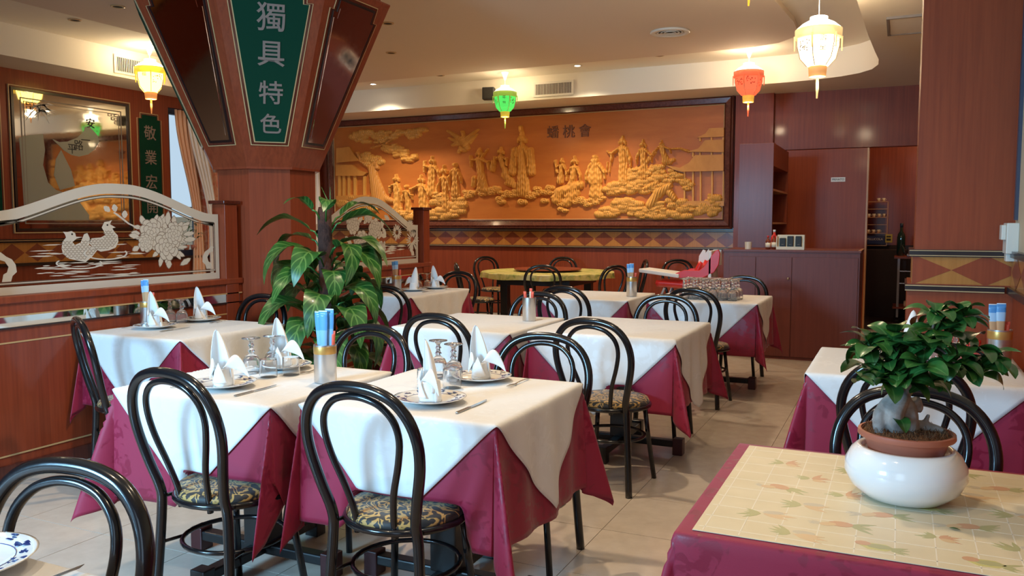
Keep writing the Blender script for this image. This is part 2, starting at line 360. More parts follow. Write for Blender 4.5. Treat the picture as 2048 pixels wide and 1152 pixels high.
# right column block and right wall
rc = struct(M().box(0.076, 0.56, 5.0, 5.5, 1.24, ZC).obj('wall_column', 'mahogany_bright'))
M().box(0.045, 1.5, 4.98, 5.52, 0, 1.06).obj('column_base', 'mahogany_bright', rc)
M().box(0.065, 0.545, 4.985, 5.5, 1.055, 1.215).obj('inlay_band', 'ochre_veneer', rc)
M().box(0.050, 0.545, 4.972, 5.5, 1.205, 1.243).obj('upper_rail', 'black_lacquer', rc)
M().box(0.050, 0.545, 4.966, 4.972, 1.210, 1.214).obj('rail_line', 'gold_line', rc)
M().box(0.050, 0.545, 4.966, 4.972, 1.236, 1.240).obj('rail_line', 'gold_line', rc)
M().box(0.035, 0.50, 4.960, 5.5, 1.020, 1.055).obj('lower_rail', 'black_lacquer', rc)
M().box(0.035, 0.50, 4.952, 4.960, 1.022, 1.027).obj('rail_line', 'gold_line', rc)
M().box(0.035, 0.50, 4.952, 4.960, 1.048, 1.053).obj('rail_line', 'gold_line', rc)
def diamond(mat, cx, hw, cz, hh, fn, parent, clip=None):
    pts = [(cx - hw, cz), (cx, cz - hh), (cx + hw, cz), (cx, cz + hh)]
    if clip:
        pts = [(min(max(x, clip[0]), clip[1]), z) for x, z in pts]
        if pts[0][0] == clip[0] and cx - hw < clip[0]: f_ = (clip[0] - (cx - hw)) / hw * hh; pts[0:1] = [(clip[0], cz + f_), (clip[0], cz - f_)]
        k = len(pts) - 2
        if cx + hw > clip[1]: f_ = hh * (cx + hw - clip[1]) / hw; pts[k:k + 1] = [(clip[1], cz - f_), (clip[1], cz + f_)]
    return M().poly(pts, fn).obj('diamond_inlay', mat, parent)
fnc = lambda x, z, d: (x, 4.985 - d, z)
diamond('mahogany_bright', 0.07, 0.185, 1.135, 0.080, fnc, rc, (0.067, 0.60))
diamond('mahogany_bright', 0.415, 0.16, 1.135, 0.080, fnc, rc, (0.0, 0.544))
wr = struct(M().box(XR, XR + .2, YF, 5.0, 0, 1.06).obj('wall_right', 'mahogany_bright'))
M().box(XR, XR + .2, YF, 5.0, 1.06, ZC).obj('upper_wall', 'wall_beige', wr)
M().box(XR - .012, XR, YF, 4.97, 1.055, 1.215).obj('inlay_band', 'ochre_veneer', wr)
M().box(XR - .03, XR, YF, 4.96, 1.020, 1.055).obj('lower_rail', 'black_lacquer', wr)
M().box(XR - .03, XR, YF, 4.96, 1.210, 1.243).obj('upper_rail', 'black_lacquer', wr)
M().box(XR - .015, XR, 4.90, 4.95, 1.40, ZC).obj('corner_strip', 'window_frame', wr)
for k in range(8): diamond('diamond_veneer', 4.75 - k * .345, .1725, 1.135, .080, lambda y, z, d: (XR - .012 - d, y, z), wr, (YF, 4.97))
# front wall with street windows, behind the camera
fw = struct(M().box(XL - .2, XR + .2, YF - .2, YF, 0, 0.55).obj('wall_front', 'mahogany'))
for a, b_, c, d in ((XL - .2, -4.7, .55, ZC), (-4.7, XR + .2, 2.6, ZC), (-2.0, -1.15, .55, 2.6), (0.05, XR + .2, .55, 2.6)): M().box(a, b_, YF - .2, YF, c, d).obj('wall_panel', 'mahogany', fw)
# ceiling: high tray, lower border soffit with a curved corner, slightly lowered centre field
cg = struct(M().box(XL - .2, 2.2, YF - .2, 14.1, ZC, ZC + .1).obj('ceiling', 'cove_paint'))
lip = [(-8.35, -1.2), (-8.35, 10.35)] + [(-8.0 + .35 * math.cos(a), 10.4 + .35 * math.sin(a)) for a in [PI - PI / 2 * k / 5 for k in range(1, 6)]]
lip += [(-2.0, 10.76), (-1.3, 10.72), (-0.95, 10.66), (-0.68, 10.56), (-0.48, 10.42), (-0.34, 10.22), (-0.27, 9.95), (-0.26, 9.65), (-0.285, 9.2), (-0.32, 8.4), (-0.36, 7.0), (-0.40, 4.5), (-0.42, -1.2)]
outer = [(XL, YF), (2.0, YF), (2.0, YB), (XL, YB)]
tri = tessellate_polygon([[Vector((*p, 0)) for p in outer], [Vector((*p, 0)) for p in lip]])
allp = outer + lip; mm = M(); mm.add([(x, y, ZS) for x, y in allp], tri)
struct(mm.obj('ceiling_soffit', 'soffit_paint', fix=True))
mm = M(); n = len(lip); mm.add([(x, y, ZS) for x, y in lip] + [(x, y, ZC) for x, y in lip], [(i, (i + 1) % n, n + (i + 1) % n, n + i) for i in range(n)])
mm.obj('cove_face', 'cove_paint', bpy.data.objects['ceiling_soffit'], smooth=True, sharp=50)
fld = [(-7.27, -0.9), (-1.25, -0.9), (-1.15, 6.0), (-1.08, 7.9), (-1.02, 8.8), (-1.03, 9.25), (-1.10, 9.5), (-1.28, 9.72), (-1.6, 9.83), (-2.2, 9.86), (-7.27, 9.90)]
cf = struct(M().poly(fld, lambda x, y, d: (x, y, ZC - .001 - d), 0, .055).obj('ceiling_field', 'ceiling_paint', fix=True))
# access hatch in the right soffit
hx = struct(M().box(-0.14, 0.36, 7.75, 8.40, ZS - .012, ZS).obj('ceiling_hatch', 'soffit_paint', bev=.003))
mm = M(); 
for b_ in ((-.16, .38, 7.73, 7.75), (-.16, .38, 8.40, 8.42), (-.16, -.14, 7.75, 8.40), (.36, .38, 7.75, 8.40)): mm.box(*b_, ZS - .02, ZS)
mm.obj('hatch_rim', 'frost_line', hx)

# ------------------------------------------------------------------ rails and diamond inlay on back and left wall
def rail(name, x0, x1, z0, z1, d, mat='black_lacquer', parent=wb): return M().box(x0, x1, YB - d, YB, z0, z1).obj(name, mat, parent, bev=.004)
M().box(XL, -2.05, YB - .012, YB, 1.055, 1.270).obj('inlay_band', 'ochre_veneer', wb)
rail('lower_rail', XL, -2.05, 1.028, 1.058, .035); rail('rail_line', XL, -2.05, 1.040, 1.046, .040, 'gold_line')
rail('upper_rail', XL, -2.05, 1.268, 1.330, .05); rail('rail_line', XL, -2.05, 1.285, 1.291, .055, 'gold_line')
k = -2.05 - .10
while k > XL:
    diamond('diamond_veneer', k, .146, 1.163, .104, lambda x, z, d: (x, YB - .012 - d, z), wb, (XL, -2.05)); k -= .295
def lbox(name, y0, y1, z0, z1, d, mat, parent=wl): return M().box(XL, XL + d, y0, y1, z0, z1).obj(name, mat, parent)
lbox('inlay_band', YF, 8.32, .94, 1.17, .012, 'ochre_veneer'); lbox('lower_rail', YF, YB, .905, .94, .035, 'black_lacquer')
lbox('upper_rail', YF, 8.32, 1.17, 1.21, .035, 'black_lacquer'); lbox('rail_line', YF, 8.32, 1.19, 1.196, .04, 'gold_line')
for k in range(14): diamond('diamond_veneer', 8.15 - k * .30, .147, 1.055, .104, lambda y, z, d: (XL + .012 + d, y, z), wl, (YF, 8.32))

# ------------------------------------------------------------------ the carved wooden mural on the back wall
mural = empty('carved_mural', (-5.45, YB, 1.45), 0, 'long carved wooden relief of robed figures and pavilions in a dark frame', 'mural')
def inv(o, p): return p
def W(o):  # parent without moving
    o.matrix_parent_inverse = Matrix.Translation(-mural.location); return o
MX0, MX1, MZ0, MZ1 = -8.70, -2.215, 1.455, 2.99
W(M().box(MX0 - .02, MX1 + .02, YB - .035, YB - .002, MZ0 - .02, MZ1 + .02).obj('panel', 'mural_ground', mural))
def frame_rect(x0, x1, z0, z1, prof, Y):
    mm = M(); vs_ = []
    for e, d in prof: vs_ += [(x0 - e, Y - d, z0 - e), (x1 + e, Y - d, z0 - e), (x1 + e, Y - d, z1 + e), (x0 - e, Y - d, z1 + e)]
    fs = [(i * 4 + k, i * 4 + (k + 1) % 4, (i + 1) * 4 + (k + 1) % 4, (i + 1) * 4 + k) for i in range(len(prof) - 1) for k in range(4)]
    return mm.add(vs_, fs)
W(frame_rect(MX0, MX1, MZ0, MZ1, [(0, .03), (0, .05), (.006, .055), (.012, .05)], YB).obj('inner_bead', 'gold_line', mural, fix=True))
W(frame_rect(MX0, MX1, MZ0, MZ1, [(.012, .03), (.012, .06), (.022, .075), (.028, .06)], YB).obj('inner_moulding', 'mahogany_dark', mural, fix=True))
W(frame_rect(MX0, MX1, MZ0, MZ1, [(.028, .03), (.028, .062), (.092, .072), (.092, .03)], YB).obj('frame', 'burl_frame', mural, fix=True))
W(frame_rect(MX0, MX1, MZ0, MZ1, [(.092, .02), (.092, .085), (.100, .095), (.110, .080), (.118, .105), (.132, .10), (.142, .085), (.142, .0)], YB).obj('outer_moulding', 'mahogany_dark', mural, fix=True))
MY = YB - .035
def pxw(px, py, h=0.0): p = aty(px, py, MY); return Vector((p.x, MY - h, p.z))
def relief(name, caps, fold=None, mat='carved_wood', step=0.85):
    """carved body: a height field grown from tapered strokes (drawing units are those of the survey of the panel)"""
    caps = np.array(caps, float)
    R = np.maximum(caps[:, 4], caps[:, 5])
    x0 = (np.minimum(caps[:, 0], caps[:, 2]) - R).min() - 1; x1 = (np.maximum(caps[:, 0], caps[:, 2]) + R).max() + 1
    y0 = (np.minimum(caps[:, 1], caps[:, 3]) - R).min() - 1; y1 = (np.maximum(caps[:, 1], caps[:, 3]) + R).max() + 1
    gx = np.arange(x0, x1 + step, step); gy = np.arange(y0, y1 + step, step); GX, GY = np.meshgrid(gx, gy)
    H = np.zeros_like(GX)
    for ax, ay, bx, by, ra, rb, dp in caps:
        dx, dy = bx - ax, by - ay; L2 = dx * dx + dy * dy
        t = np.clip(((GX - ax) * dx + (GY - ay) * dy) / L2, 0, 1) if L2 > 0 else np.zeros_like(GX)
        r = ra + (rb - ra) * t; d = np.hypot(GX - ax - t * dx, GY - ay - t * dy)
        h = dp * np.sqrt(np.clip(1 - (d / r) ** 2, 0, 1)); H = np.maximum(H, h)
    if fold is not None: H = np.where(H > .004, np.maximum(H + fold(GX, GY), .004), H)
    keep = H > 0; ny, nx = H.shape
    cell = keep[:-1, :-1] | keep[1:, :-1] | keep[:-1, 1:] | keep[1:, 1:]
    used = np.zeros_like(keep); used[:-1, :-1] |= cell; used[1:, :-1] |= cell; used[:-1, 1:] |= cell; used[1:, 1:] |= cell
    idx = -np.ones(H.shape, int); idx[used] = np.arange(used.sum())
    mm = M(); mm.v = [tuple(pxw(a, b_, h - (0.004 if h <= 0 else 0))) for a, b_, h in zip(GX[used], GY[used], H[used])]
    ii, jj = np.nonzero(cell); mm.f = [(int(idx[i, j]), int(idx[i + 1, j]), int(idx[i + 1, j + 1]), int(idx[i, j + 1])) for i, j in zip(ii, jj)]
    o = mm.obj(name, mat, mural, smooth=True); return W(o)
rnd = random.Random(4)
def robe_fold(cx, w_): return lambda X, Y: .014 * np.sin((X - cx) * 1.55 + 1.1 * np.sin(Y / 8.0 + cx)) + .005 * np.sin(Y * .55 + 1.5 * np.sin((X - cx) * .5))
def person(cx, top, bot, w_, lean=0.0, arms=((-.5, .45), (.5, .45)), crown=1, extra=(), name='carved_figure'):
    w_ *= .82; H = bot - top; hy = top + .12 * H; hr = .050 * H + 1.0
    c = [(cx, hy, cx, hy + 1, hr, hr * .9, .10), (cx, hy + hr, cx, hy + hr * 1.8, hr * .5, hr * .5, .06)]
    if crown: c += [(cx, hy - hr * 1.0, cx + .5, hy - hr * 1.7, hr * .62, hr * .4, .07), (cx - hr, hy + 1, cx - hr, hy + hr, hr * .4, hr * .3, .06), (cx + hr, hy + 1, cx + hr, hy + hr, hr * .4, hr * .3, .06)]
    sh = top + .27 * H
    c += [(cx, sh, cx + lean * .3, top + .52 * H, w_ * .27, w_ * .24, .075), (cx + lean * .3, top + .5 * H, cx + lean, bot - w_ * .3, w_ * .22, w_ * .40, .07),
          (cx - w_ * .2, sh, cx + w_ * .2, sh, w_ * .14, w_ * .14, .075), (cx + lean * .8 - w_ * .2, bot - w_ * .25, cx + lean * 1.2 + w_ * .25, bot - w_ * .2, w_ * .2, w_ * .2, .05)]
    for i, (ax, ay) in enumerate(arms):
        sx = cx + (w_ * .22 if ax > 0 else -w_ * .22); hx_, hy_ = cx + ax * w_, top + ay * H; ex, ey = (sx + hx_) / 2 + ax * w_ * .25, (sh + hy_) / 2 + H * .05
        c += [(sx, sh, ex, ey, w_ * .10, w_ * .10, .085), (ex, ey, hx_, hy_, w_ * .10, w_ * .06, .095), (ex, ey, ex + ax * 2, ey + .16 * H, w_ * .10, w_ * .05, .075)]
    c += list(extra); return relief(name, c, robe_fold(cx, w_))
person(794, 349, 425, 24, 2, ((-.6, .3), (.5, .55))); person(815, 366, 428, 20, 4, ((-.4, .6), (.7, .4)), 0)
person(844, 350, 432, 34, 6, ((-.75, .33), (.6, .5))); person(866, 313, 392, 34, -2, ((-.5, .12), (.55, .45)))
person(890, 330, 425, 26, 4, ((-.5, .5), (.5, .4))); person(912, 321, 395, 28, 0, ((-.5, .55), (.5, .55)), 0)
person(960, 296, 384, 32, 6, ((-.62, .18), (.75, .30)), 1, [(962, 320, 977, 298, 1.5, 1.0, .07), (950, 356, 948, 372, 5, 4, .07), (966, 360, 974, 382, 6, 5, .08)])
person(1003, 294, 372, 26, 18, ((-.55, .25), (.55, .28)), 1, [(988, 322, 986, 340, 4, 5, .07), (1012, 350, 1030, 372, 9, 6, .06)])
person(1045, 262, 392, 42, 2, ((-.28, .40), (.36, .42)), 1, [(1030, 300, 1026, 345, 6, 8, .07), (1062, 300, 1064, 345, 6, 8, .07), (1043, 262, 1043, 254, 4, 3, .08)])
person(1125, 317, 368, 22, -4, ((-.5, .35), (.4, .45)), 1, [(1112, 322, 1116, 345, 3, 3, .06)])
person(1150, 312, 400, 30, -12, ((-.6, .45), (.5, .5)), 1, [(1160, 370, 1120, 385, 9, 11, .08), (1120, 385, 1115, 398, 10, 12, .07), (1150, 385, 1135, 405, 12, 10, .07)])
person(1191, 304, 398, 44, 2, ((-.45, .60), (.55, .45)), 0, [(1191, 322, 1191, 340, 8, 5, .10), (1191, 345, 1191, 360, 14, 15, .09), (1222, 325, 1220, 345, 1.5, 1.5, .05), (1216, 325, 1214, 345, 1.5, 1.5, .05)])
person(1246, 271, 372, 42, 4, ((-.65, .35), (.45, .55)), 1, [(1222, 308, 1216, 303, 3, 2, .07)])
person(1287, 279, 362, 34, 2, ((-.4, .5), (.65, .42)))
person(1324, 281, 330, 26, 10, ((-.7, .55), (.9, .35)), 1, [(1310, 305, 1288, 330, 4, 5, .05), (1345, 298, 1360, 297, 2, 2, .05), (1360, 297, 1378, 303, 2, 3, .05), (1335, 325, 1348, 320, 6, 4, .05)])
# crane in flight
relief('carved_crane', [(925, 280, 935, 296, 9, 6, .06), (928, 272, 926, 264, 3, 3.4, .07), (920, 278, 896, 262, 6, 2.5, .04), (925, 285, 905, 290, 7, 3, .035), (915, 284, 898, 276, 5, 2, .04), (930, 280, 957, 259, 6, 2, .04),
    (932, 286, 950, 272, 6, 3, .045), (922, 297, 918, 305, 5, 3, .05), (930, 300, 920, 300, 5, 3, .05), (940, 285, 955, 268, 4, 1.5, .03)], lambda X, Y: .008 * np.sin(X * 1.3 + Y * 1.6))
def cluster(name, pts, r0, r1, dp, n, seed, wob=.010, mat='carved_wood_deep', squash=.6):
    q = random.Random(seed); c = []
    for k in range(n):
        i = q.randrange(len(pts)); x, y, rx, ry = pts[i]; a = q.random() * 2 * PI; d = math.sqrt(q.random())
        xx, yy = x + rx * d * math.cos(a), y + ry * d * math.sin(a); r = q.uniform(r0, r1); c.append((xx - r * squash, yy, xx + r * squash, yy + q.uniform(-1, 1), r, r * .8, dp * q.uniform(.55, 1)))
    return relief(name, c, lambda X, Y: wob * np.sin(X * 1.7 + 2 * np.sin(Y * .9)) * np.cos(Y * 1.5))
cluster('carved_foliage', [(722, 270, 18, 7), (745, 280, 30, 8), (775, 272, 24, 9), (752, 268, 30, 5)], 3, 6, .06, 60, 1)
cluster('carved_foliage', [(800, 265, 20, 4), (828, 268, 14, 7), (848, 261, 9, 4)], 3, 6, .06, 34, 2)
cluster('carved_foliage', [(782, 296, 14, 8), (800, 303, 16, 9), (820, 314, 14, 8)], 3.5, 5, .075, 60, 3, .004)
cluster('carved_foliage', [(742, 312, 14, 10), (755, 322, 12, 8), (735, 322, 8, 6)], 4, 7, .06, 28, 4)
relief('carved_tree', [(760, 400, 750, 360, 16, 10, .07), (750, 360, 745, 335, 9, 8, .07), (746, 338, 722, 322, 5, 3, .05), (745, 335, 758, 318, 6, 4, .06), (722, 318, 716, 306, 4, 3, .045), (756, 336, 754, 320, 4, 3, .06), (765, 395, 785, 402, 9, 5, .05),
    (745, 296, 775, 288, 3, 2, .06), (775, 286, 790, 276, 2.5, 1.5, .05)], lambda X, Y: .007 * np.sin(X * 1.6 + .15 * Y), 'carved_wood_deep')
def scrolls(name, pts, seed, dp=.05):
    q = random.Random(seed); c = []
    for x, y in pts:
        r = q.uniform(4.5, 7); c += [(x - r * .5, y, x + r * .8, y, r, r * .8, dp)]
    cen = np.array(pts)
    def f(X, Y):
        D = np.min(np.hypot(X[..., None] - cen[:, 0], Y[..., None] - cen[:, 1]), axis=-1); return .010 * np.sin(D * 1.9)
    return relief(name, c, f)
q = random.Random(9)
scrolls('carved_cloud', [(932 + q.uniform(-4, 4) + i * 8.2, 386 + q.uniform(-7, 7)) for i in range(8)], 1)
scrolls('carved_cloud', [(985 + i * 8.0, 385 + q.uniform(-9, 9)) for i in range(8)] + [(1000, 398), (1003, 404)], 2)
scrolls('carved_cloud', [(1042 + i * 7.5, 390 + q.uniform(-9, 8)) for i in range(10)] + [(1045, 404), (1090, 402), (1100, 376), (1075, 378)], 3)
scrolls('carved_cloud', [(1112 + i * 8, 404 + q.uniform(-6, 6)) for i in range(12)] + [(1122, 418), (1130, 421), (1205, 396)], 4)
cluster('carved_rocks', [(800, 425, 14, 8), (830, 432, 20, 5), (860, 430, 22, 8), (900, 425, 26, 10), (915, 408, 16, 12), (880, 400, 14, 14)], 4, 8, .07, 85, 5)
cluster('carved_rocks', [(1230, 378, 20, 10), (1262, 372, 22, 14), (1295, 375, 22, 14), (1275, 350, 16, 12), (1320, 362, 20, 10)], 4, 8, .075, 110, 6)
cluster('carved_foliage', [(1315, 338, 12, 10), (1338, 350, 18, 10), (1362, 360, 16, 10), (1375, 370, 8, 9), (1290, 348, 12, 10)], 3, 6, .07, 80, 7)
relief('carved_tree', [(1300, 410, 1318, 385, 9, 10, .08), (1318, 385, 1340, 372, 12, 7, .09), (1290, 378, 1315, 366, 5, 6, .08), (1340, 385, 1350, 398, 8, 6, .08), (1320, 392, 1300, 402, 6, 4, .07)], lambda X, Y: .007 * np.sin(X * 1.3 + .5 * Y))
cluster('carved_rocks', [(1215, 425, 22, 8), (1255, 410, 26, 12), (1290, 425, 30, 10), (1345, 412, 34, 12), (1340, 430, 40, 5), (1400, 418, 36, 10), (1428, 408, 12, 20)], 4, 8, .06, 190, 8)
def pav(polys, name='carved_pavilion'):
    for nm, mat, pts, d in polys: W(M().poly(pts, lambda x, y, e: pxw(x, y, e), -.004, d).obj(nm, mat, mural, fix=True))
pav([('roof', 'carved_wood_deep', [(1395, 276), (1412, 268), (1420, 257), (1449, 256), (1449, 274)], .05), ('roof', 'carved_wood_deep', [(1376, 304), (1398, 298), (1412, 281), (1449, 280), (1449, 305)], .06), ('roof', 'carved_wood_deep', [(1334, 331), (1362, 336), (1380, 326), (1392, 311), (1449, 310), (1449, 342), (1366, 344), (1350, 340)], .07)])
for x, a, b_ in [(1401, 276, 283), (1424, 275, 283), (1447, 275, 283), (1387, 305, 314), (1401, 305, 313), (1424, 305, 313), (1446, 304, 313), (1370, 343, 402), (1387, 343, 402), (1402, 343, 402), (1425, 343, 404), (1448, 343, 404)]:
    pav([('column', 'carved_wood', [(x - 1.6, a), (x + 1.6, a), (x + 1.6, b_), (x - 1.6, b_)], .035)])
pav([('terrace', 'carved_wood_deep', [(1362, 402), (1449, 402), (1449, 412), (1362, 412)], .045)])
pav([('roof', 'carved_wood_deep', [(676, 297), (702, 294), (712, 310), (722, 322), (676, 326)], .05), ('roof', 'carved_wood_deep', [(676, 330), (708, 330), (722, 341), (738, 346), (730, 352), (676, 352)], .065), ('terrace', 'carved_wood_deep', [(676, 392), (742, 390), (742, 400), (676, 400)], .05)])
for x in (681, 690, 700, 712, 731): pav([('column', 'carved_wood', [(x - 2.6, 352), (x + 2.6, 352), (x + 2.6, 393), (x - 2.6, 393)], .035)])
cluster('carved_rocks', [(700, 402, 22, 8), (735, 412, 25, 10)], 4, 8, .06, 40, 11)
for g, px, py in (('蟠', 1106, 266), ('桃', 1138, 265), ('會', 1170, 263)):
    W(text_mesh(g, 0.20, 'glyph_dark', 'raised_character', mural, frameM(pxw(px, py, .004), (1, 0, 0), (0, 0, 1)), .010, .0))

# ------------------------------------------------------------------ left wall: engraved mirror, green tablets, window and curtains
def lw(name, mat, pts, d0, d1, parent): return M().poly(pts, lambda y, z, d: (XL + d, y, z), d0, d1).obj(name, mat, parent, fix=True)
mir = empty('wall_mirror', (XL, 6.9, 1.3), 0, 'large engraved mirror reflecting the mural on the left wall', 'mirror')
def WP(o, p): o.matrix_parent_inverse = Matrix.Translation(-Vector(p.location)); return o
WP(lw('mirror_glass', 'mirror', [(6.14, 1.33), (7.64, 1.33), (7.64, 2.87), (6.14, 2.87)], .002, .012, mir), mir)
def ring(y0, y1, z0, z1, t, mat, d, parent, name):
    mm = M()
    for a, b_, c, e in ((y0, y1, z0, z0 + t), (y0, y1, z1 - t, z1), (y0, y0 + t, z0 + t, z1 - t), (y1 - t, y1, z0 + t, z1 - t)): mm.box(XL, XL + d, a, b_, c, e)
    return WP(mm.obj(name, mat, parent), parent)
ring(6.11, 7.67, 1.30, 2.90, .03, 'black_lacquer', .025, mir, 'dark_frame'); ring(6.085, 7.695, 1.275, 2.925, .012, 'gold_line', .02, mir, 'gold_border')
ring(6.22, 7.56, 1.38, 2.80, .012, 'frost_line', .016, mir, 'etched_border'); ring(6.26, 7.52, 1.42, 2.76, .006, 'frost_line', .016, mir, 'etched_border')
mm = M()
for sy, y in ((1, 6.28), (-1, 7.50)):
    for k in range(3):
        for a, b_ in ((0, k), (k, 0), (1, 1)):
            yy, zz = y + sy * (.03 + a * .045), 2.74 - b_ * .045
            mm.box(XL + .012, XL + .016, yy - .018, yy + .018, zz - .018, zz - .010); mm.box(XL + .012, XL + .016, yy - .018, yy - .010, zz - .018, zz + .018); mm.box(XL + .012, XL + .016, yy - .002, yy + .018, zz + .008, zz + .016)
WP(mm.obj('etched_fretwork', 'frost_line', mir), mir)
def mp(px, py): p = atx(px, py, XL + .013); return (p.y, p.z)
def et(name, mat, L, e=.003): return WP(lw(name, mat, [mp(a, b_) for a, b_ in L], .012, .012 + e, mir), mir)
et('etched_scroll', 'frost_soft', [(103, 277), (118, 284), (135, 283), (155, 275), (168, 262), (170, 254), (178, 252), (187, 262), (196, 272), (198, 285), (190, 298), (176, 309), (158, 313), (143, 310), (128, 301), (115, 288)])
et('etched_banner', 'frost_soft', [(38, 275), (60, 270), (86, 268), (90, 300), (86, 330), (96, 365), (112, 380), (150, 392), (178, 430), (178, 440), (50, 440), (46, 380), (42, 320)])
et('etched_banner', 'frost_soft', [(112, 318), (122, 300), (132, 320), (142, 340), (150, 372), (120, 380), (108, 350)])
mm = M(); q = random.Random(5)
for k in range(26):
    a = q.uniform(-1.2, 1.6); L = q.uniform(14, 40); x, y = 78 + q.uniform(-6, 6), 212 + q.uniform(-4, 10); tx, ty = x + L * math.sin(a), y + L * abs(math.cos(a)) * q.uniform(.4, 1.1)
    nx, ny = (ty - y) / L * 1.6, -(tx - x) / L * 1.6; mid = ((x + tx) / 2, (y + ty) / 2 - 3)
    mm.poly([mp(x, y), mp(mid[0] + nx, mid[1] + ny), mp(tx, ty), mp(mid[0] - nx, mid[1] - ny)], lambda yy, z, d: (XL + d, yy, z), .012, .015)
WP(mm.obj('etched_palm', 'frost', mir, fix=True), mir)
for g, px, py in (('一', 171, 282), ('路', 157, 292), ('平', 144, 299), ('安', 181, 248)):
    y, z = mp(px, py); WP(text_mesh(g, .13, 'ink', 'etched_character', mir, frameM((XL + .017, y, z), (0, 1, 0), (0, 0, 1)), .001), mir)
def tablet(name, yc, w_, z0, z1, chars, label):
    t = empty(name, (XL, yc, z0), 0, label, 'sign'); s = .05; h = w_ / 2
    def out(e): return [(yc - h - e, z0 - e), (yc - h - e, z1 - s + e * .2), (yc - h + s - e, z1 - s + e * .2), (yc - h + s - e, z1 + e), (yc + h - s + e, z1 + e), (yc + h - s + e, z1 - s + e * .2), (yc + h + e, z1 - s + e * .2), (yc + h + e, z0 - e)]
    WP(lw('gold_border', 'gold_line', out(.028), .0, .006, t), t); WP(lw('wood_border', 'mahogany_dark', out(.018), .0, .008, t), t); WP(lw('green_panel', 'green_felt', out(0), .0, .010, t), t)
    n = len(chars)
    for i, g in enumerate(chars):
        z = z1 - .24 - i * (z1 - z0 - .42) / max(1, n - 1)
        WP(text_mesh(g, .20, 'glyph_bronze', 'character', t, frameM((XL + .011, yc, z), (0, 1, 0), (0, 0, 1)), .004, .001), t)
tablet('green_tablet', 8.00, .34, 1.42, 2.80, '敬業宏開', 'narrow green tablet with pale characters on the left wall, by the curtains')
tablet('green_tablet', 5.80, .34, 1.42, 2.80, '誠信待客', 'green tablet at the left edge, beside the engraved mirror')
# window in the left wall
wf = M()
for a, b_, c, d in ((8.32, 11.45, .94, 1.02), (8.32, 11.45, 2.87, 2.95), (8.32, 8.38, 1.02, 2.87), (11.39, 11.45, 1.02, 2.87), (8.80, 8.84, 1.02, 1.9), (8.38, 9.4, 1.60, 1.62), (9.86, 9.92, 1.02, 2.87)): wf.box(XL - .12, XL - .05, a, b_, c, d)
w1 = struct(wf.obj('window_1', 'window_frame'))
M().box(XL - .09, XL - .085, 8.38, 11.39, 1.02, 2.87).obj('pane', 'pane_glass', w1)
struct(M().box(-11.6, -11.4, 6.5, 13.0, 0.0, 1.5).obj('wall_outside', 'plain_outside' if 'plain_outside' in MATS else 'wall_beige'))
def drape(name, mat, label, yt0, yt1, ym0, ym1, yb0, yb1, z_t, z_m, z_b, x0, n=7, amp=.035):
    t = tag(M(), ) if False else None
    mm = M()
    def fn(u, v):
        z = z_t + (z_b - z_t) * v; k = (z_t - z) / (z_t - z_m) if z > z_m else 1 + (z_m - z) / (z_m - z_b)
        if k <= 1: s_ = k * k * (3 - 2 * k); a = yt0 + (ym0 - yt0) * s_; b_ = yt1 + (ym1 - yt1) * s_
        else: s_ = (k - 1); a = ym0 + (yb0 - ym0) * s_; b_ = ym1 + (yb1 - ym1) * s_
        return (x0 + amp * math.sin(u * n * 2 * PI) * (.6 + .4 * abs(b_ - a) / max(.01, abs(yt1 - yt0))), a + (b_ - a) * u, z)
    mm.grid(n * 10, 26, fn); o = mm.obj(name, mat, smooth=True); s = o.modifiers.new('thickness', 'SOLIDIFY'); s.thickness = .003
    return tag(o, label, 'curtain')
drape('curtain', 'curtain_peach', 'peach curtain gathered beside the bright window on the left wall', 8.40, 8.70, 8.68, 8.84, 8.62, 8.90, 2.93, 1.35, .45, XL + .035, 4, .022)
drape('curtain', 'curtain_red', 'patterned red curtain hanging in the middle of the left window', 8.58, 10.9, 8.78, 10.9, 8.74, 10.9, 2.93, 1.35, .30, XL - .02, 15, .018)
drape('curtain', 'curtain_white', 'white curtain swag hanging over the red patterned curtain', 8.55, 8.86, 8.90, 9.06, 8.9, 9.1, 2.95, 1.30, .40, XL + .10, 4, .022)
drape('curtain', 'curtain_white', 'white curtain at the corner between pillar and mural', 10.9, 11.35, 11.0, 11.38, 11.0, 11.38, 2.93, 1.30, .30, XL + .14, 4)
# window plants on the sill
for i, (y, h) in enumerate(((8.55, .42), (8.68, .34))):
    pr = empty('orchid', (XL + .02, y, 1.02), 0, ('taller' if i == 0 else 'shorter') + ' dark plant on the window sill behind the glass partition', 'plant'); 
    M().lathe([(.03, 0), (.045, .07), (.04, .07), (0, .065)], 14).obj('pot', 'terracotta', pr, True)
    M().tube(spline([(0, 0, .06), (.01, .02, h * .6), (.03, .06, h)]), .005, 6).obj('stem', 'ficus_leaf', pr, True)
    for k in range(5):
        a = k * 1.3; zz = h * (.45 + .13 * k)
        M().grid(6, 2, lambda u, v: (.02 + u * .10 * math.cos(a), .04 + u * .10 * math.sin(a) + (v - .5) * .05 * math.sin(PI * min(1, u + .02)), zz + .04 * math.sin(u * 2.5))).obj('leaf', 'dieffenbachia_leaf', pr, True)

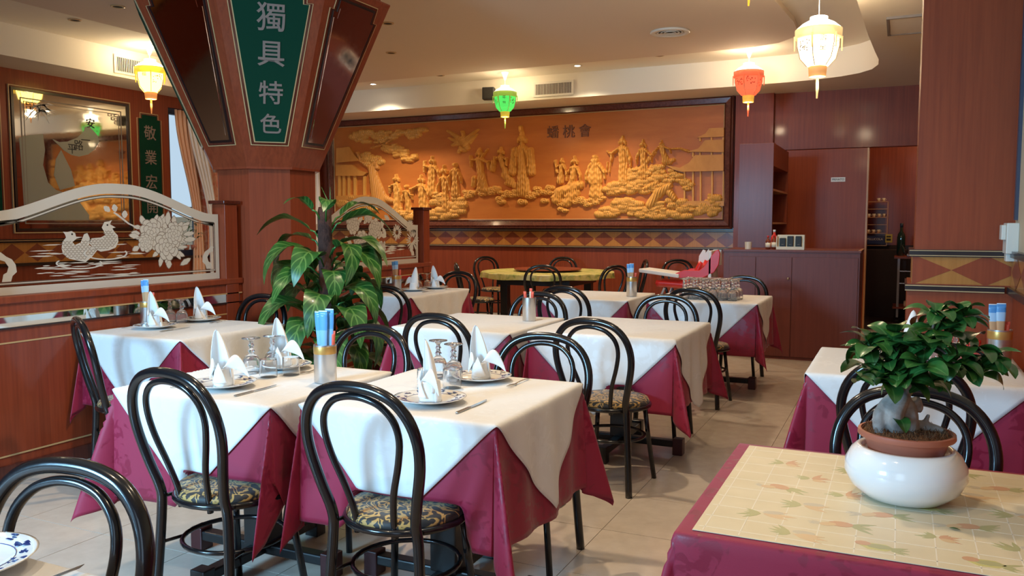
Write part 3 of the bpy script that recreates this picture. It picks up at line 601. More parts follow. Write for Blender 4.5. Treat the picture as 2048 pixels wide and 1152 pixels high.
# ------------------------------------------------------------------ octagonal pillar with flared capital
PXc, PYc = -4.36, 4.95
pil = struct(empty('pillar', (PXc, PYc, 0))); pil['label'] = 'octagonal mahogany pillar flaring into a capital with mirrors and a green tablet'
def octa(a): c = a / math.cos(PI / 8); return [(c * math.cos(PI / 8 + k * PI / 4), c * math.sin(PI / 8 + k * PI / 4)) for k in range(8)]
def stack(levels):
    mm = M(); vs_ = []
    for a, z in levels: vs_ += [(x, y, z) for x, y in octa(a)]
    fs = [(i * 8 + k, i * 8 + (k + 1) % 8, (i + 1) * 8 + (k + 1) % 8, (i + 1) * 8 + k) for i in range(len(levels) - 1) for k in range(8)]
    fs += [tuple(range(8))[::-1], tuple((len(levels) - 1) * 8 + k for k in range(8))]; return mm.add(vs_, fs)
stack([(.36, 0), (.36, .12), (.345, .125), (.345, 1.80)]).obj('shaft', 'mahogany', pil)
A0, Z0, A1, Z1 = .378, 1.775, .875, 2.965
stack([(.35, Z0 - .004), (A0, Z0 - .004), (A0 + .002, Z0 + .012), (A1, Z1), (A1 + .01, Z1 + .02), (A1 + .01, Z1 + .03), (.80, Z1 + .03)]).obj('capital', 'mahogany', pil)
stack([(.82, Z1 + .03), (.82, ZC + .01)]).obj('upper_block', 'mahogany', pil)
SL = math.hypot(A1 - A0, Z1 - Z0)
def facet(k):  # frame of the k-th tilted facet: origin at its foot centre, u across, v up the slope, n outward
    an = k * PI / 4; nx, ny = math.cos(an), math.sin(an); u = Vector((-ny, nx, 0)); v = Vector((nx * (A1 - A0), ny * (A1 - A0), Z1 - Z0)).normalized(); n_ = u.cross(v)
    return Vector((nx * A0, ny * A0, Z0)), u, v, n_
def on_facet(k): o, u, v, n_ = facet(k); return lambda a, b_, d: o + u * a + v * b_ + n_ * d
def shape(e, wb_=.098, wt=.255, v0=.20, v1=1.235, s=.05): return [(-wb_ - e, v0 - e), (wb_ + e, v0 - e), (wt - .01 + e, v1 - .09 + e * .3), (wt - s + e, v1 - .09 + e * .3), (wt - s + e, v1 + e), (-wt + s - e, v1 + e), (-wt + s - e, v1 - .09 + e * .3), (-wt + .01 - e, v1 - .09 + e * .3)]
for k in range(8):
    f_ = on_facet(k); green = k in (7, 3, 1, 5)
    M().poly(shape(.030), f_, -.001, .004).obj('gold_border', 'gold_line', pil, fix=True)
    M().poly(shape(.024), f_, -.001, .005).obj('wood_border', 'mahogany_dark', pil, fix=True)
    if green:
        M().poly(shape(.008), f_, -.001, .006).obj('gold_border', 'gold_line', pil, fix=True)
        M().poly(shape(.0), f_, -.001, .008).obj('green_panel', 'green_felt', pil, fix=True)
        if k == 7:
            o, u, v, n_ = facet(k)
            for g, vv, sz in (('獨', 1.035, .195), ('具', .80, .185), ('特', .535, .17), ('色', .318, .15)):
                text_mesh(g, sz, 'glyph_bronze', 'character', pil, frameM(o + v * vv + n_ * .010 + u * .005, u, v), .003, .0015)
    else:
        M().poly(shape(.006), f_, -.001, .006).obj('mirror_rim', 'black_lacquer', pil, fix=True)
        M().poly(shape(-.012), f_, -.001, .009).obj('mirror_panel', 'mirror_dark', pil, fix=True)
        M().poly(shape(-.03, v0=.215, v1=1.20), f_, -.001, .012).obj('mirror_panel', 'mirror_dark', pil, fix=True)

# ------------------------------------------------------------------ wooden partitions with etched glass
XP = -4.35
def inpoly(p, poly):
    c = False; n = len(poly)
    for i in range(n):
        a, b_ = poly[i], poly[i - 1]
        if (a[1] > p[1]) != (b_[1] > p[1]) and p[0] < (b_[0] - a[0]) * (p[1] - a[1]) / (b_[1] - a[1]) + a[0]: c = not c
    return c
def partition(label, y0, y1, gz, motif, posts):
    t = empty('partition', (XP, (y0 + y1) / 2, 0), 0, label, 'partition'); L = lambda o: WP(o, t)
    L(M().box(XP - .05, XP + .05, y0, y1, 0, .985).obj('base_panelling', 'mahogany', t))
    L(M().box(XP - .058, XP + .058, y0, y1, 0, .09).obj('plinth', 'mahogany_dark', t, bev=.004))
    L(M().box(XP - .065, XP + .065, y0, y1, .955, .995).obj('sill_rail', 'mahogany', t, bev=.006))
    L(M().box(XP + .05, XP + .054, y0 + .1, y1 - .03, .825, .885).obj('mirror_strip', 'mirror', t))
    for z in (.820, .885): L(M().box(XP + .05, XP + .060, y0 + .08, y1 - .01, z, z + .008).obj('strip_moulding', 'gold_line' if z > .85 else 'black_lacquer', t))
    n = 2; 
    for i in range(n):
        a = y0 + (y1 - y0) * i / n + .07; b_ = y0 + (y1 - y0) * (i + 1) / n - .07; mm = M()
        for c, d, e, f_ in ((a, b_, .135, .143), (a, b_, .742, .750), (a, a + .008, .143, .742), (b_ - .008, b_, .143, .742)): mm.box(XP + .049, XP + .056, c, d, e, f_)
        L(mm.obj('inlay_line', 'gold_line', t))
        L(M().box(XP + .049, XP + .0535, a + .008, b_ - .008, .143, .742).obj('panel', 'mahogany', t, bev=.002))
    for y in posts:
        L(M().box(XP - .06, XP + .06, y - .06, y + .06, 0, 1.52).obj('post', 'mahogany', t, bev=.004)); L(M().box(XP - .075, XP + .075, y - .08, y + .08, 1.52, 1.545).obj('post_cap', 'mahogany_dark', t, bev=.005))
    # glass sheet with a wavy top
    ya, yb_, zt, zp = gz; yc = (ya + yb_) / 2; hw = (yb_ - ya) / 2
    def top(y, e=0.0):
        s_ = abs(y - yc) / hw; k = min(1, max(0, (.93 - s_) / .88)); k = k * k * (3 - 2 * k)
        return zt + (zp - zt) * k ** .8 - e
    ys = [ya + (yb_ - ya) * i / 40 for i in range(41)]
    out = [(ya, .997)] + [(y, top(y)) for y in ys] + [(yb_, .997)]
    fn = lambda y, z, d: (XP + d, y, z)
    L(M().poly(out, fn, -.004, .004).obj('glass_sheet', 'pane_glass', t, fix=True))
    def band(o0, o1, w0, kb=.55):
        mm = M(); A = [(y, top(y) - o0) for y in ys if ya + o0 <= y <= yb_ - o0] ; A = [(ya + o0, A[0][1])] + A + [(yb_ - o0, A[-1][1])]
        B = [(min(max(y, ya + o1), yb_ - o1), top(min(max(y, ya + o1), yb_ - o1)) - o1) for y, z in A]
        A = [(ya + o0 * kb, .997 + w0)] + [(ya + o0 * kb if i == 0 else yb_ - o0 * kb if i == len(A) - 1 else p[0], p[1]) for i, p in enumerate(A)] + [(yb_ - o0 * kb, .997 + w0)]; B = [(min(max(p[0], ya + o1 * kb), yb_ - o1 * kb) if 3 < i < len(B) - 4 else (ya + o1 * kb if i < len(B) / 2 else yb_ - o1 * kb), p[1]) for i, p in enumerate(B)]; B = [(ya + o1 * kb, .997 + w0 + (o1 - o0) * .7)] + B + [(yb_ - o1 * kb, .997 + w0 + (o1 - o0) * .7)]
        n_ = len(A); vs_ = [(XP + .006, y, z) for y, z in A] + [(XP + .006, y, z) for y, z in B]; fs = [(i, (i + 1) % n_, n_ + (i + 1) % n_, n_ + i) for i in range(n_)]
        return mm.add(vs_, fs)
    L(band(0, .062, .0).obj('frosted_border', 'frost', t)); L(band(.068, .074, .054).obj('frosted_line', 'bevel_line', t)); L(band(.082, .087, .066).obj('frosted_line', 'bevel_line', t))
    L(band(.074, .082, .059).obj('frosted_line', 'frost', t))
    motif(t, L, fn, ya, yb_)
    return t
def sc(pts, k=3.0, oy=340): return [(lambda p: (p.y, p.z))(atx(x / k, oy + y / k, XP)) for x, y in pts]
_ec = [0]
def ep():
    _ec[0] += 1; return (_ec[0] % 60) * 2.5e-5
def leafshape(x, y, a, L, w_, n=6):
    pts = []; 
    for i in range(n + 1): t = i / n; pts.append((t * L, w_ * math.sin(PI * t) ** .8 * (1 + .18 * (i % 2))))
    pts = pts + [(t, -h) for t, h in pts[::-1][1:-1]]
    return [(x + p * math.cos(a) - q_ * math.sin(a), y + p * math.sin(a) + q_ * math.cos(a)) for p, q_ in pts]
FZ = .0060
_lv = [0]
def outl(mf, ml, pts, fn, g=1.16):
    cx = sum(p[0] for p in pts) / len(pts); cy = sum(p[1] for p in pts) / len(pts); _lv[0] += 1; d = FZ + .0003 + _lv[0] * 1e-5
    ml.poly([(cx + (x - cx) * g, cy + (y - cy) * g) for x, y in pts], fn, FZ, d); mf.poly(pts, fn, FZ, d + 5e-6)
def peony(mm, ml, x, y, r, q, fn):
    for ringk, (rr, n_) in enumerate(((1.0, 9), (.66, 7), (.34, 5))):
        for k in range(n_):
            a = 2 * PI * k / n_ + q.uniform(-.2, .2) + ringk; c = (x + r * rr * .72 * math.cos(a), y + r * rr * .72 * math.sin(a)); pr = r * .27 * (1.25 - .25 * ringk)
            outl(mm, ml, [(c[0] + pr * math.cos(b_) * (1 + .12 * math.sin(3 * b_)), c[1] + pr * math.sin(b_)) for b_ in [2 * PI * i / 10 for i in range(10)]], fn)
    outl(mm, ml, [(x + r * .15 * math.cos(b_), y + r * .15 * math.sin(b_)) for b_ in [2 * PI * i / 8 for i in range(8)]], fn, 1.25)
def ornament(L, t, fn, y, s):
    mm = M(); z = 1.07
    pts = [(y, z), (y + s * .05, z), (y + s * .06, z + .03), (y + s * .085, z + .05), (y + s * .08, z + .09), (y + s * .06, z + .12), (y + s * .03, z + .135), (y + s * .0, z + .16), (y - s * .02, z + .15), (y - s * .01, z + .12), (y + s * .02, z + .11), (y + s * .04, z + .08), (y + s * .03, z + .05), (y + s * .01, z + .04)]
    mm.poly(pts, fn, FZ, FZ + .0004 + ep()); L(mm.obj('etched_corner', 'frost', t, fix=True))
def motif_birds(t, L, fn, ya, yb_):
    q = random.Random(3)
    b1 = sc([(372, 370), (400, 372), (425, 366), (447, 380), (452, 400), (492, 402), (455, 412), (430, 432), (445, 450), (480, 435), (500, 385), (520, 378), (535, 410), (530, 450), (580, 480), (548, 520), (510, 552), (470, 545), (410, 532), (375, 505), (365, 470), (372, 430), (392, 405), (385, 385)])
    b2 = sc([(606, 345), (622, 312), (650, 308), (668, 300), (655, 325), (690, 345), (670, 350), (682, 372), (702, 392), (706, 430), (690, 465), (650, 482), (600, 490), (560, 470), (532, 440), (545, 410), (600, 405), (628, 390), (618, 365)])
    for bp in (b1, b2):
        ys_ = [p[0] for p in bp]; zs = [p[1] for p in bp]; mm = M(); r = .0115; j = 0; z = min(zs)
        mm.poly(bp, fn, FZ, FZ + .0003)
        L(mm.obj('etched_bird', 'frost', t, fix=True)); m2 = M()
        while z < max(zs):
            y = min(ys_) + (r if j % 2 else 0)
            while y < max(ys_):
                if inpoly((y, z), bp) and inpoly((y + r, z - r), bp) and z < min(zs) + (max(zs) - min(zs)) * .72:
                    arc = [(y + r * 1.0 * math.cos(a), z + r * .9 * math.sin(a)) for a in [PI + PI * i / 5 for i in range(6)]] + [(y + r * .74 * math.cos(a), z + r * .58 * math.sin(a)) for a in [2 * PI - PI * i / 5 for i in range(6)]]
                    m2.poly(arc, fn, FZ + .0003, FZ + .0007)
                y += 2.1 * r
            z += 1.1 * r; j += 1
        L(m2.obj('etched_feathers', 'frost_line', t, fix=True))
        ex, ez = (sc([(428, 385)]) if bp is b1 else sc([(640, 330)]))[0]
        L(M().poly([(ex + .006 * math.cos(a), ez + .006 * math.sin(a)) for a in [2 * PI * i / 8 for i in range(8)]], fn, FZ + .0003, FZ + .0008).obj('etched_eye', 'ink', t, fix=True))
    mm = M()
    for k in range(70):
        cy = 440 + 200 * q.random() ** .8; cx = 510 + q.uniform(-1, 1) * (340 - abs(cy - 570) * .6); L_ = q.uniform(20, 80); cx -= (cy - 560) * .3
        if cy < 540 and 350 < cx < 700: continue
        mm.poly(sc([(cx - L_, cy + L_ * .04), (cx - L_ * .3, cy - 2.6), (cx + L_ * .4, cy - 3.5), (cx + L_, cy - L_ * .05), (cx + L_ * .3, cy + 2.2), (cx - L_ * .5, cy + 3.2)]), fn, FZ, FZ + .0004 + ep())
    for (cx, cy, rx, ry) in ((470, 560, 140, 36), (630, 500, 130, 40)):
        P_ = [(cx + rx * math.cos(a), cy + ry * math.sin(a)) for a in [-.4 + (PI + .9) * i / 24 for i in range(25)]]; Q_ = [(cx + (rx - 9) * math.cos(a), cy + (ry - 8) * math.sin(a)) for a in [-.4 + (PI + .9) * i / 24 for i in range(25)]][::-1]
        mm.poly(sc(P_ + Q_), fn, FZ, FZ + .0004 + ep())
    L(mm.obj('etched_water', 'frost', t, fix=True))
    mm = M(); m2 = M()
    fl = [(905, 375, 62), (1000, 450, 66), (1040, 380, 48), (870, 440, 40)]
    for k in range(46):
        bx, by, br_ = fl[k % 3]; a = q.uniform(0, 2 * PI); d = br_ * q.uniform(.8, 1.25); outl(mm, m2, sc(leafshape(bx + d * math.cos(a), by + d * math.sin(a) * .9, a + q.uniform(-.4, .4), q.uniform(40, 70), q.uniform(9, 14))), fn)
    for x, y, a, l_ in ((1000, 330, -1.5, 80), (960, 350, -1.7, 70), (860, 330, -1.9, 60), (1100, 420, -.1, 70), (1010, 540, 1.6, 50), (1080, 570, -.6, 70), (830, 400, 3.3, 60), (830, 460, 2.6, 45)): outl(mm, m2, sc(leafshape(x, y, a, l_, 14)), fn)
    L(mm.obj('etched_leaves', 'frost', t, fix=True))
    L(m2.obj('etched_lines', 'frost_line', t, fix=True)); m2 = M(); m3 = M()
    for x, y, r in fl:
        c = sc([(x, y), (x + r, y)]); peony(m2, m3, c[0][0], c[0][1], abs(c[1][0] - c[0][0]) * 1.05, q, fn)
    L(m3.obj('etched_lines', 'frost_line', t, fix=True))
    L(m2.obj('etched_peonies', 'frost', t, fix=True))
    mm = M(); mm.poly(sc([(680, 252), (700, 262), (770, 318), (835, 350), (830, 356), (765, 325), (695, 272), (676, 258)]), fn, FZ, FZ + .0004 + ep())
    for x, y, a in ((655, 250, -2.4), (688, 252, -1.75), (742, 290, -1.5)): mm.poly(sc(leafshape(x, y, a, 48, 15)), fn, FZ, FZ + .0004 + ep())
    L(mm.obj('etched_buds', 'frost', t, fix=True))
    ornament(L, t, fn, ya + .07, 1); ornament(L, t, fn, yb_ - .07, -1)
def motif_phoenix(t, L, fn, ya, yb_):
    q = random.Random(8); mm = M(); m2 = M(); m3 = M(); _lv[0] = 0
    for (x, y, r) in ((7.0, 1.22, .085), (6.72, 1.30, .06), (6.95, 1.36, .05)):
        for k in range(22): a = 2 * PI * k / 22 + q.uniform(-.1, .1); mm.poly(leafshape(x + r * .35 * math.cos(a), y + r * .35 * math.sin(a), a, r * q.uniform(.8, 1.15), .006, 4), fn, FZ, FZ + .0004 + ep())
    for (x, y, r) in ((6.15, 1.22, .10), (6.36, 1.34, .09), (6.02, 1.38, .09), (6.45, 1.15, .07), (6.25, 1.45, .06)): peony(m2, m3, x, y, r, q, fn)
    for k in range(30): mm.poly(leafshape(6.2 + q.uniform(-.3, .35), 1.26 + q.uniform(-.16, .2), q.uniform(0, 6.3), .10, .02), fn, FZ - .001, FZ - .0008 + ep() * .3)
    for k in range(16): yy = 6.45 + q.uniform(0, .5); zz = 1.10 + q.uniform(0, .07); mm.poly([(yy - .07, zz), (yy, zz + .012), (yy + .08, zz + .004), (yy, zz - .004)], fn, FZ, FZ + .0004 + ep())
    L(mm.obj('etched_leaves', 'frost', t, fix=True)); L(m2.obj('etched_flowers', 'frost', t, fix=True)); L(m3.obj('etched_lines', 'frost_line', t, fix=True)); ornament(L, t, fn, yb_ - .07, -1); ornament(L, t, fn, ya + .07, 1)
partition('mahogany partition left of the pillar, glass etched with two birds and peonies', 2.62, 4.60, (2.79, 4.43, 1.448, 1.625), motif_birds, (2.68, 4.50))
partition('mahogany partition right of the pillar, glass etched with flowers and a phoenix', 5.31, 7.27, (5.42, 7.10, 1.37, 1.625), motif_phoenix, (7.18,))

# ------------------------------------------------------------------ chairs
def make_chair():
    t = empty('bistro_chair', (0, 0, 0), 0, 'x', 'chair', 'black bentwood style chairs'); sm = True
    # back: one long tube: rear leg, arch, rear leg
    half = [(.190, -.205, 0.0), (.176, -.190, .20), (.163, -.180, .40), (.160, -.190, .47), (.182, -.212, .56), (.205, -.232, .66), (.208, -.248, .74), (.186, -.262, .81), (.140, -.272, .862), (.075, -.277, .888)]
    pts = [(-x, y, z) for x, y, z in half] + [(0, -.279, .895)] + [(x, y, z) for x, y, z in half[::-1]]
    M().tube(spline(pts, 4), .0175, 12).obj('back_frame', 'black_tube', t, sm)
    h2 = [(.072, -.172, .405), (.074, -.182, .47), (.092, -.205, .56), (.125, -.228, .66), (.140, -.243, .74), (.128, -.256, .80), (.090, -.266, .842), (.045, -.271, .860)]
    pts = [(-x, y, z) for x, y, z in h2] + [(0, -.272, .865)] + [(x, y, z) for x, y, z in h2[::-1]]
    M().tube(spline(pts, 4), .0112, 10).obj('inner_loop', 'black_tube', t, sm)
    M().lathe([(0, .425), (.17, .425), (.196, .432), (.2, .445), (.192, .462), (.15, .470), (0, .472)], 32).obj('seat', 'scroll_fabric', t, sm)
    M().tube([(.2 * math.cos(a), .2 * math.sin(a), .428) for a in [2 * PI * k / 30 for k in range(30)]], .0125, 8, True).obj('seat_ring', 'black_tube', t, sm)
    M().tube([(.178 * math.cos(a), .178 * math.sin(a) - .005, .262) for a in [2 * PI * k / 30 for k in range(30)]], .0088, 8, True).obj('stretcher', 'black_tube', t, sm)
    for s in (-1, 1): M().tube([(s * .135, .125, .43), (s * .150, .140, .26), (s * .178, .172, 0.0)], .0135, 8).obj('leg', 'black_tube', t, sm)
    for s in (-1, 1):
        M().tube([(s * .168, -.186, .262), (s * .150, -.10, .262)], .006, 6).obj('bracket', 'black_tube', t, sm)
        M().tube([(s * .162, -.184, .428), (s * .150, -.13, .428)], .007, 6).obj('bracket', 'black_tube', t, sm)
    return t
chair0 = make_chair(); used = [0]
chair_at = []
def chair(x, y, deg, label, off=.275):
    """x, y: where the top of the back stands; deg: direction the chair faces (90 = away from the camera side, +Y)"""
    a = math.radians(deg); sx, sy = x + off * math.cos(a), y + off * math.sin(a); rz = a - PI / 2
    chair_at.append((sx, sy))
    if not used[0]: used[0] = 1; chair0.location = (sx, sy, 0); chair0.rotation_euler = (0, 0, rz); chair0['label'] = label; return chair0
    return dup(chair0, (sx, sy, 0), rz, label)
CHAIRS = [
 (-2.164, 1.958, 86, 'black tube chair with scroll seat before the front left table, back towards us'),
 (-1.464, 2.020, 88, 'large black tube chair in the centre foreground, before the front middle table'),
 (-2.236, 3.24, -90, 'black chair behind the front left table, before the leafy plant'),
 (-1.384, 3.30, -86, 'black chair behind the front middle table, its arch beside the napkin'),
 (-3.76, 2.86, 62, 'black chair at the near end of the table by the bird partition'),
 (-3.888, 4.36, -92, 'black chair against the octagonal pillar, behind the partition table'),
 (-2.22, 3.79, 88, 'black chair before the middle left table with red packets'),
 (-2.261, 5.30, -90, 'black chair behind the middle left table, beyond the metal can of red packets'),
 (-1.394, 3.915, 84, 'black chair with gold scroll seat before the bare white middle right table'),
 (-1.40, 5.46, -90, 'black chair behind the bare middle right table, below the goblets'),
 (-2.323, 5.895, 88, 'black chair before the rear left table with blue breadstick packets'),
 (-1.385, 6.116, 84, 'black chair before the table crowded with upturned goblets'),
 (-1.282, 7.784, -90, 'black chair behind the goblet table, against the counter front'),
 (-3.62, 5.40, 95, 'black chair right of the leafy plant, at the near end of the far partition table'),
 (-3.993, 7.30, -90, 'black chair at the far end of the table beside the far partition'),
 (-4.95, 8.984, 35, 'black chair at the near left of the round table, turned towards it'),
 (-5.494, 10.85, -30, 'black chair behind the left side of the round table, near the wall'),
 (-3.745, 8.868, 108, 'black chair before the round table, its back towards us'),
 (-4.383, 11.15, -88, 'black chair behind the round table, seen over the turntable'),
 (-2.95, 9.15, 150, 'black chair at the right of the round table, behind the breadstick can'),
 (-3.05, 10.75, -155, 'black chair by the back wall between round table and high chair'),
 (-2.70, 11.05, -60, 'black chair by the back wall behind the white high chair tray'),
 (0.035, 3.19, 90, 'black chair before the right hand table, behind the bonsai'),
 (0.055, 2.66, -90, 'black chair behind the fruit patterned table, nearest the white bonsai pot'),
 (-1.494, 1.105, -84, 'black chair in the bottom left corner, cut by the frame'),
]
for c in CHAIRS: chair(*c)

# ------------------------------------------------------------------ tables and cloths
TH = .745
def table(x0, x1, y0, y1, label):
    cx, cy = (x0 + x1) / 2, (y0 + y1) / 2; ax, ay = (x1 - x0) / 2, (y1 - y0) / 2
    t = empty('dining_table', (cx, cy, 0), 0, label, 'table', 'square dining tables')
    M().box(-ax + .015, ax - .015, -ay + .015, ay - .015, TH - .03, TH).obj('tabletop', 'mahogany_dark', t, bev=.004)
    M().box(-.055, .055, -.055, .055, .08, TH - .03).obj('column', 'black_metal', t, bev=.006)
    for a in (0, PI / 2):
        L = min(.36, (ax if a == 0 else ay) - .04)
        b_ = M().box(-L, L, -.028, .028, .045, .085).obj('foot_beam', 'black_metal', t, bev=.006); b_.rotation_euler = (0, 0, a)
        [M().box(sg * L - .03, sg * L + .03, -.034, .034, 0, .098).obj('end_cap', 'red_endcap' if a == 0 else 'black_metal', b_, bev=.004) for sg in (-1, 1)]
    return t
def drapefn(ax, ay, flare, seats, z0, lift, seed):
    """maps a point of the flat sheet (u, v) to the draped position; flare = outward factors (left, right, front, back)"""
    fl, fr, ff, fb = flare; ph = seed * 1.7
    def fn(u, v):
        ox, oy = max(abs(u) - ax, 0), max(abs(v) - ay, 0); r = math.hypot(ox, oy)
        bx, by = max(-ax, min(ax, u)), max(-ay, min(ay, v))
        if r > .44: r = .44 + (r - .44) * .62
        if r < 1e-9: return (bx, by, z0 + lift)
        sx, sy = (1 if u > 0 else -1), (1 if v > 0 else -1); th = math.atan2(oy, ox)
        fx = (fr if sx > 0 else fl); fy = (fb if sy > 0 else ff)
        cn = math.sin(2 * th)  # 0 on the sides, 1 in the corner fold
        k = .045 + .25 * cn ** 3 + .035 * math.sin(th * 10 + ph) * cn
        near = math.exp(-(((ax - abs(bx)) if th > .8 else (ay - abs(by))) / .12) ** 2)
        k -= .10 * near * (math.sin(4 * th) ** 2 if cn > .02 else .0)
        along = bx * 9 if th > .8 else by * 9
        wave = .045 * math.sin(along + ph) * (1 - near)
        k += wave * (1 if cn < .3 else .0)
        k = max(k, .0); e = .010 * (1 - math.exp(-r / .012)); rr = max(0.0, r - .012 * (1 - math.exp(-r / .012)))
        h = k * rr + e; drop = rr * math.sqrt(max(.1, 1 - k * k))
        x = bx + sx * h * math.cos(th) * fx + sx * lift; y = by + sy * h * math.sin(th) * fy + sy * lift; z = z0 - drop + lift
        x += .010 * math.sin(y * 30 + ph) * min(1, rr / .2) * (1 if th < .4 else 0)
        return (x, y, z)
    def wrap(u, v):
        x, y, z = fn(u, v)
        for (sx_, sy_) in seats:
            d = math.hypot(x - sx_, y - sy_); lim = .482 + lift
            if d < .235 and z < lim:
                k = 1 if d < .19 else (1 - (d - .19) / .045); ex = (lim - z) * k; z = z + ex
                y += ex * (.75 if sy_ < 0 else -.75)  # spare cloth slips under the table
        return (x, y, z)
    return wrap
def cloth(name, mat, cx, cy, ax, ay, over, flare, label, lift, diamond_cut=False, seed=1, group=None, n=72, d=None):
    seats = [(sx - cx, sy - cy) for sx, sy in chair_at if abs(sx - cx) < ax + .35 and abs(sy - cy) < ay + .35]
    fn = drapefn(ax, ay, flare, seats, TH, lift, seed); mm = M(); uvs = []
    if not diamond_cut:
        def axis(a, o, m=11):
            c = [i / m * a for i in range(m + 1)] + [a + .004, a + .010, a + .02] + [a + .02 + (o - .02) * i / 20 for i in range(1, 21)]
            return [-q_ for q_ in c[::-1][:-1]] + c
        U, V = axis(ax, over), axis(ay, over)
    else:
        D = ax + ay + (d or .012); n = 84; Ls = [(-D + 2 * D * i / n) for i in range(n + 1)]; U = V = Ls
    for p_ in U:
        for q_ in V:
            u, v = (p_, q_) if not diamond_cut else ((p_ + q_) / 2, (q_ - p_) / 2)
            mm.v.append(fn(u, v)); uvs.append((u + .5 + seed * .37, v + .5 + seed * .21))
    a_, b_ = len(U), len(V)
    for i in range(a_ - 1):
        for j in range(b_ - 1): k = i * b_ + j; mm.f.append((k, k + b_, k + b_ + 1, k + 1))
    mm.uv = uvs; o = mm.obj(name, mat, smooth=True); o.location = (cx, cy, 0)
    s = o.modifiers.new('thickness', 'SOLIDIFY'); s.thickness = .0015; s.offset = 1 
    return tag(o, label, 'tablecloth', group)
TABLES = [  # x0, x1, y0, y1, flare(l, r, f, b), description
 (-2.70, -1.94, 2.20, 2.94, (.9, .15, 1, .6), 'front left table'),
 (-1.885, -1.125, 2.29, 3.05, (.15, 1, 1, .8), 'front middle table'),
 (-4.26, -3.50, 3.27, 4.10, (.1, 1, 1, .3), 'table beside the bird partition'),
 (-2.80, -2.01, 4.28, 5.12, (1, .15, 1, .5), 'middle left table with red packets'),
 (-1.955, -1.09, 4.42, 5.30, (.15, 1, 1, .5), 'bare middle right table'),
 (-2.78, -2.00, 6.52, 7.35, (1, .15, 1, .5), 'rear left table with blue breadstick packets'),
 (-1.885, -1.00, 6.68, 7.50, (.15, 1, 1, .4), 'rear table crowded with goblets'),
 (-4.26, -3.78, 6.05, 7.10, (.1, 1, 1, .3), 'table beside the far partition'),
 (-.335, .49, 3.67, 4.47, (1, .05, 1, .6), 'right hand table behind the bonsai'),
]
for i, (x0, x1, y0, y1, fl, d) in enumerate(TABLES):
    cx, cy, ax, ay = (x0 + x1) / 2, (y0 + y1) / 2, (x1 - x0) / 2, (y1 - y0) / 2
    table(x0, x1, y0, y1, 'cloth covered pedestal table, the ' + d)
    cloth('tablecloth', 'burgundy_damask', cx, cy, ax - .006, ay - .006, .42, fl, 'burgundy damask under-cloth of the ' + d, .002, seed=i, group='burgundy tablecloths')
    cloth('overcloth', 'white_damask', cx, cy, ax - .006, ay - .006, 0, fl, 'white diagonal over-cloth of the ' + d, .009, True, seed=i, group='white over-cloths', d=.015 if i != 4 else .05)
ZT = TH + .0125
# fruit patterned table (front right) and corner table (bottom left)
table(-.40, .50, 1.655, 2.42, 'cloth covered table in the bottom right corner, under the fruit patterned cover')
cloth('tablecloth', 'burgundy_damask', .05, 2.0375, .444, .3765, .42, (1, .05, 1, .5), 'plain burgundy cloth under the fruit patterned cover', .002, seed=21, group='burgundy tablecloths')
table(-2.35, -1.235, .22, 1.0, 'white covered table in the bottom left corner')
cloth('tablecloth', 'white_damask', -1.79, .61, .55, .385, .30, (1, 1, 1, 1), 'white cloth of the table in the bottom left corner', .002, seed=22)

# fruit patterned vinyl cover with printed vegetables (flat print)
cov = M().box(-.369, .475, 1.672, 2.392, TH + .0045, TH + .0065).obj('table_cover', 'vinyl_cover', bev=.0008); tag(cov, 'cream vinyl cover printed with faded vegetables, on the burgundy cloth', 'tablecloth')
plain('print_white', (0.80, 0.72, 0.58), .4); plain('print_red', (0.60, 0.34, 0.20), .4); plain('print_orange', (0.66, 0.46, 0.26), .4)
plain('print_green', (0.44, 0.41, 0.20), .4); plain('print_yellow', (0.60, 0.53, 0.20), .4); plain('print_grey', (0.56, 0.48, 0.36), .4)
grid_ = M()
zc = TH + .0066
def flat(x, y, d): return (x, y, zc + d)
k = 0
for i in range(12): x = -.35 + i * .072; grid_.box(x, x + .0025, 1.68, 2.385, zc - .0004, zc + .0001)
for i in range(10): y = 1.70 + i * .072; grid_.box(-.362, .47, y, y + .0025, zc - .0004, zc + .0001)
q = random.Random(12)
_bl = [0]
def blob(mat, x, y, rx, ry, a, n=12, lvl=.0002):
    rx *= 1.25; ry *= 1.35; _bl[0] += 1; lvl += (_bl[0] % 25) * 1.2e-5
    c, s = math.cos(a), math.sin(a); M().poly([(x + rx * math.cos(t) * c - ry * math.sin(t) * s, y + rx * math.cos(t) * s + ry * math.sin(t) * c) for t in [2 * PI * i / n for i in range(n)]], flat, lvl - .0003, lvl).obj('printed_vegetable', mat, cov)
def spray(mat, x, y, a, n, L, lvl=.0002):
    L *= 1.25
    mm = M()
    for i in range(n): aa = a + (i - n / 2) * .35 + q.uniform(-.1, .1); mm.poly(leafshape(x, y, aa, L * q.uniform(.6, 1.1), L * .10, 3), flat, lvl - .0003, lvl + i * 2e-5)
    mm.obj('printed_leaves', mat, cov)
gy = 1.72; row = 0
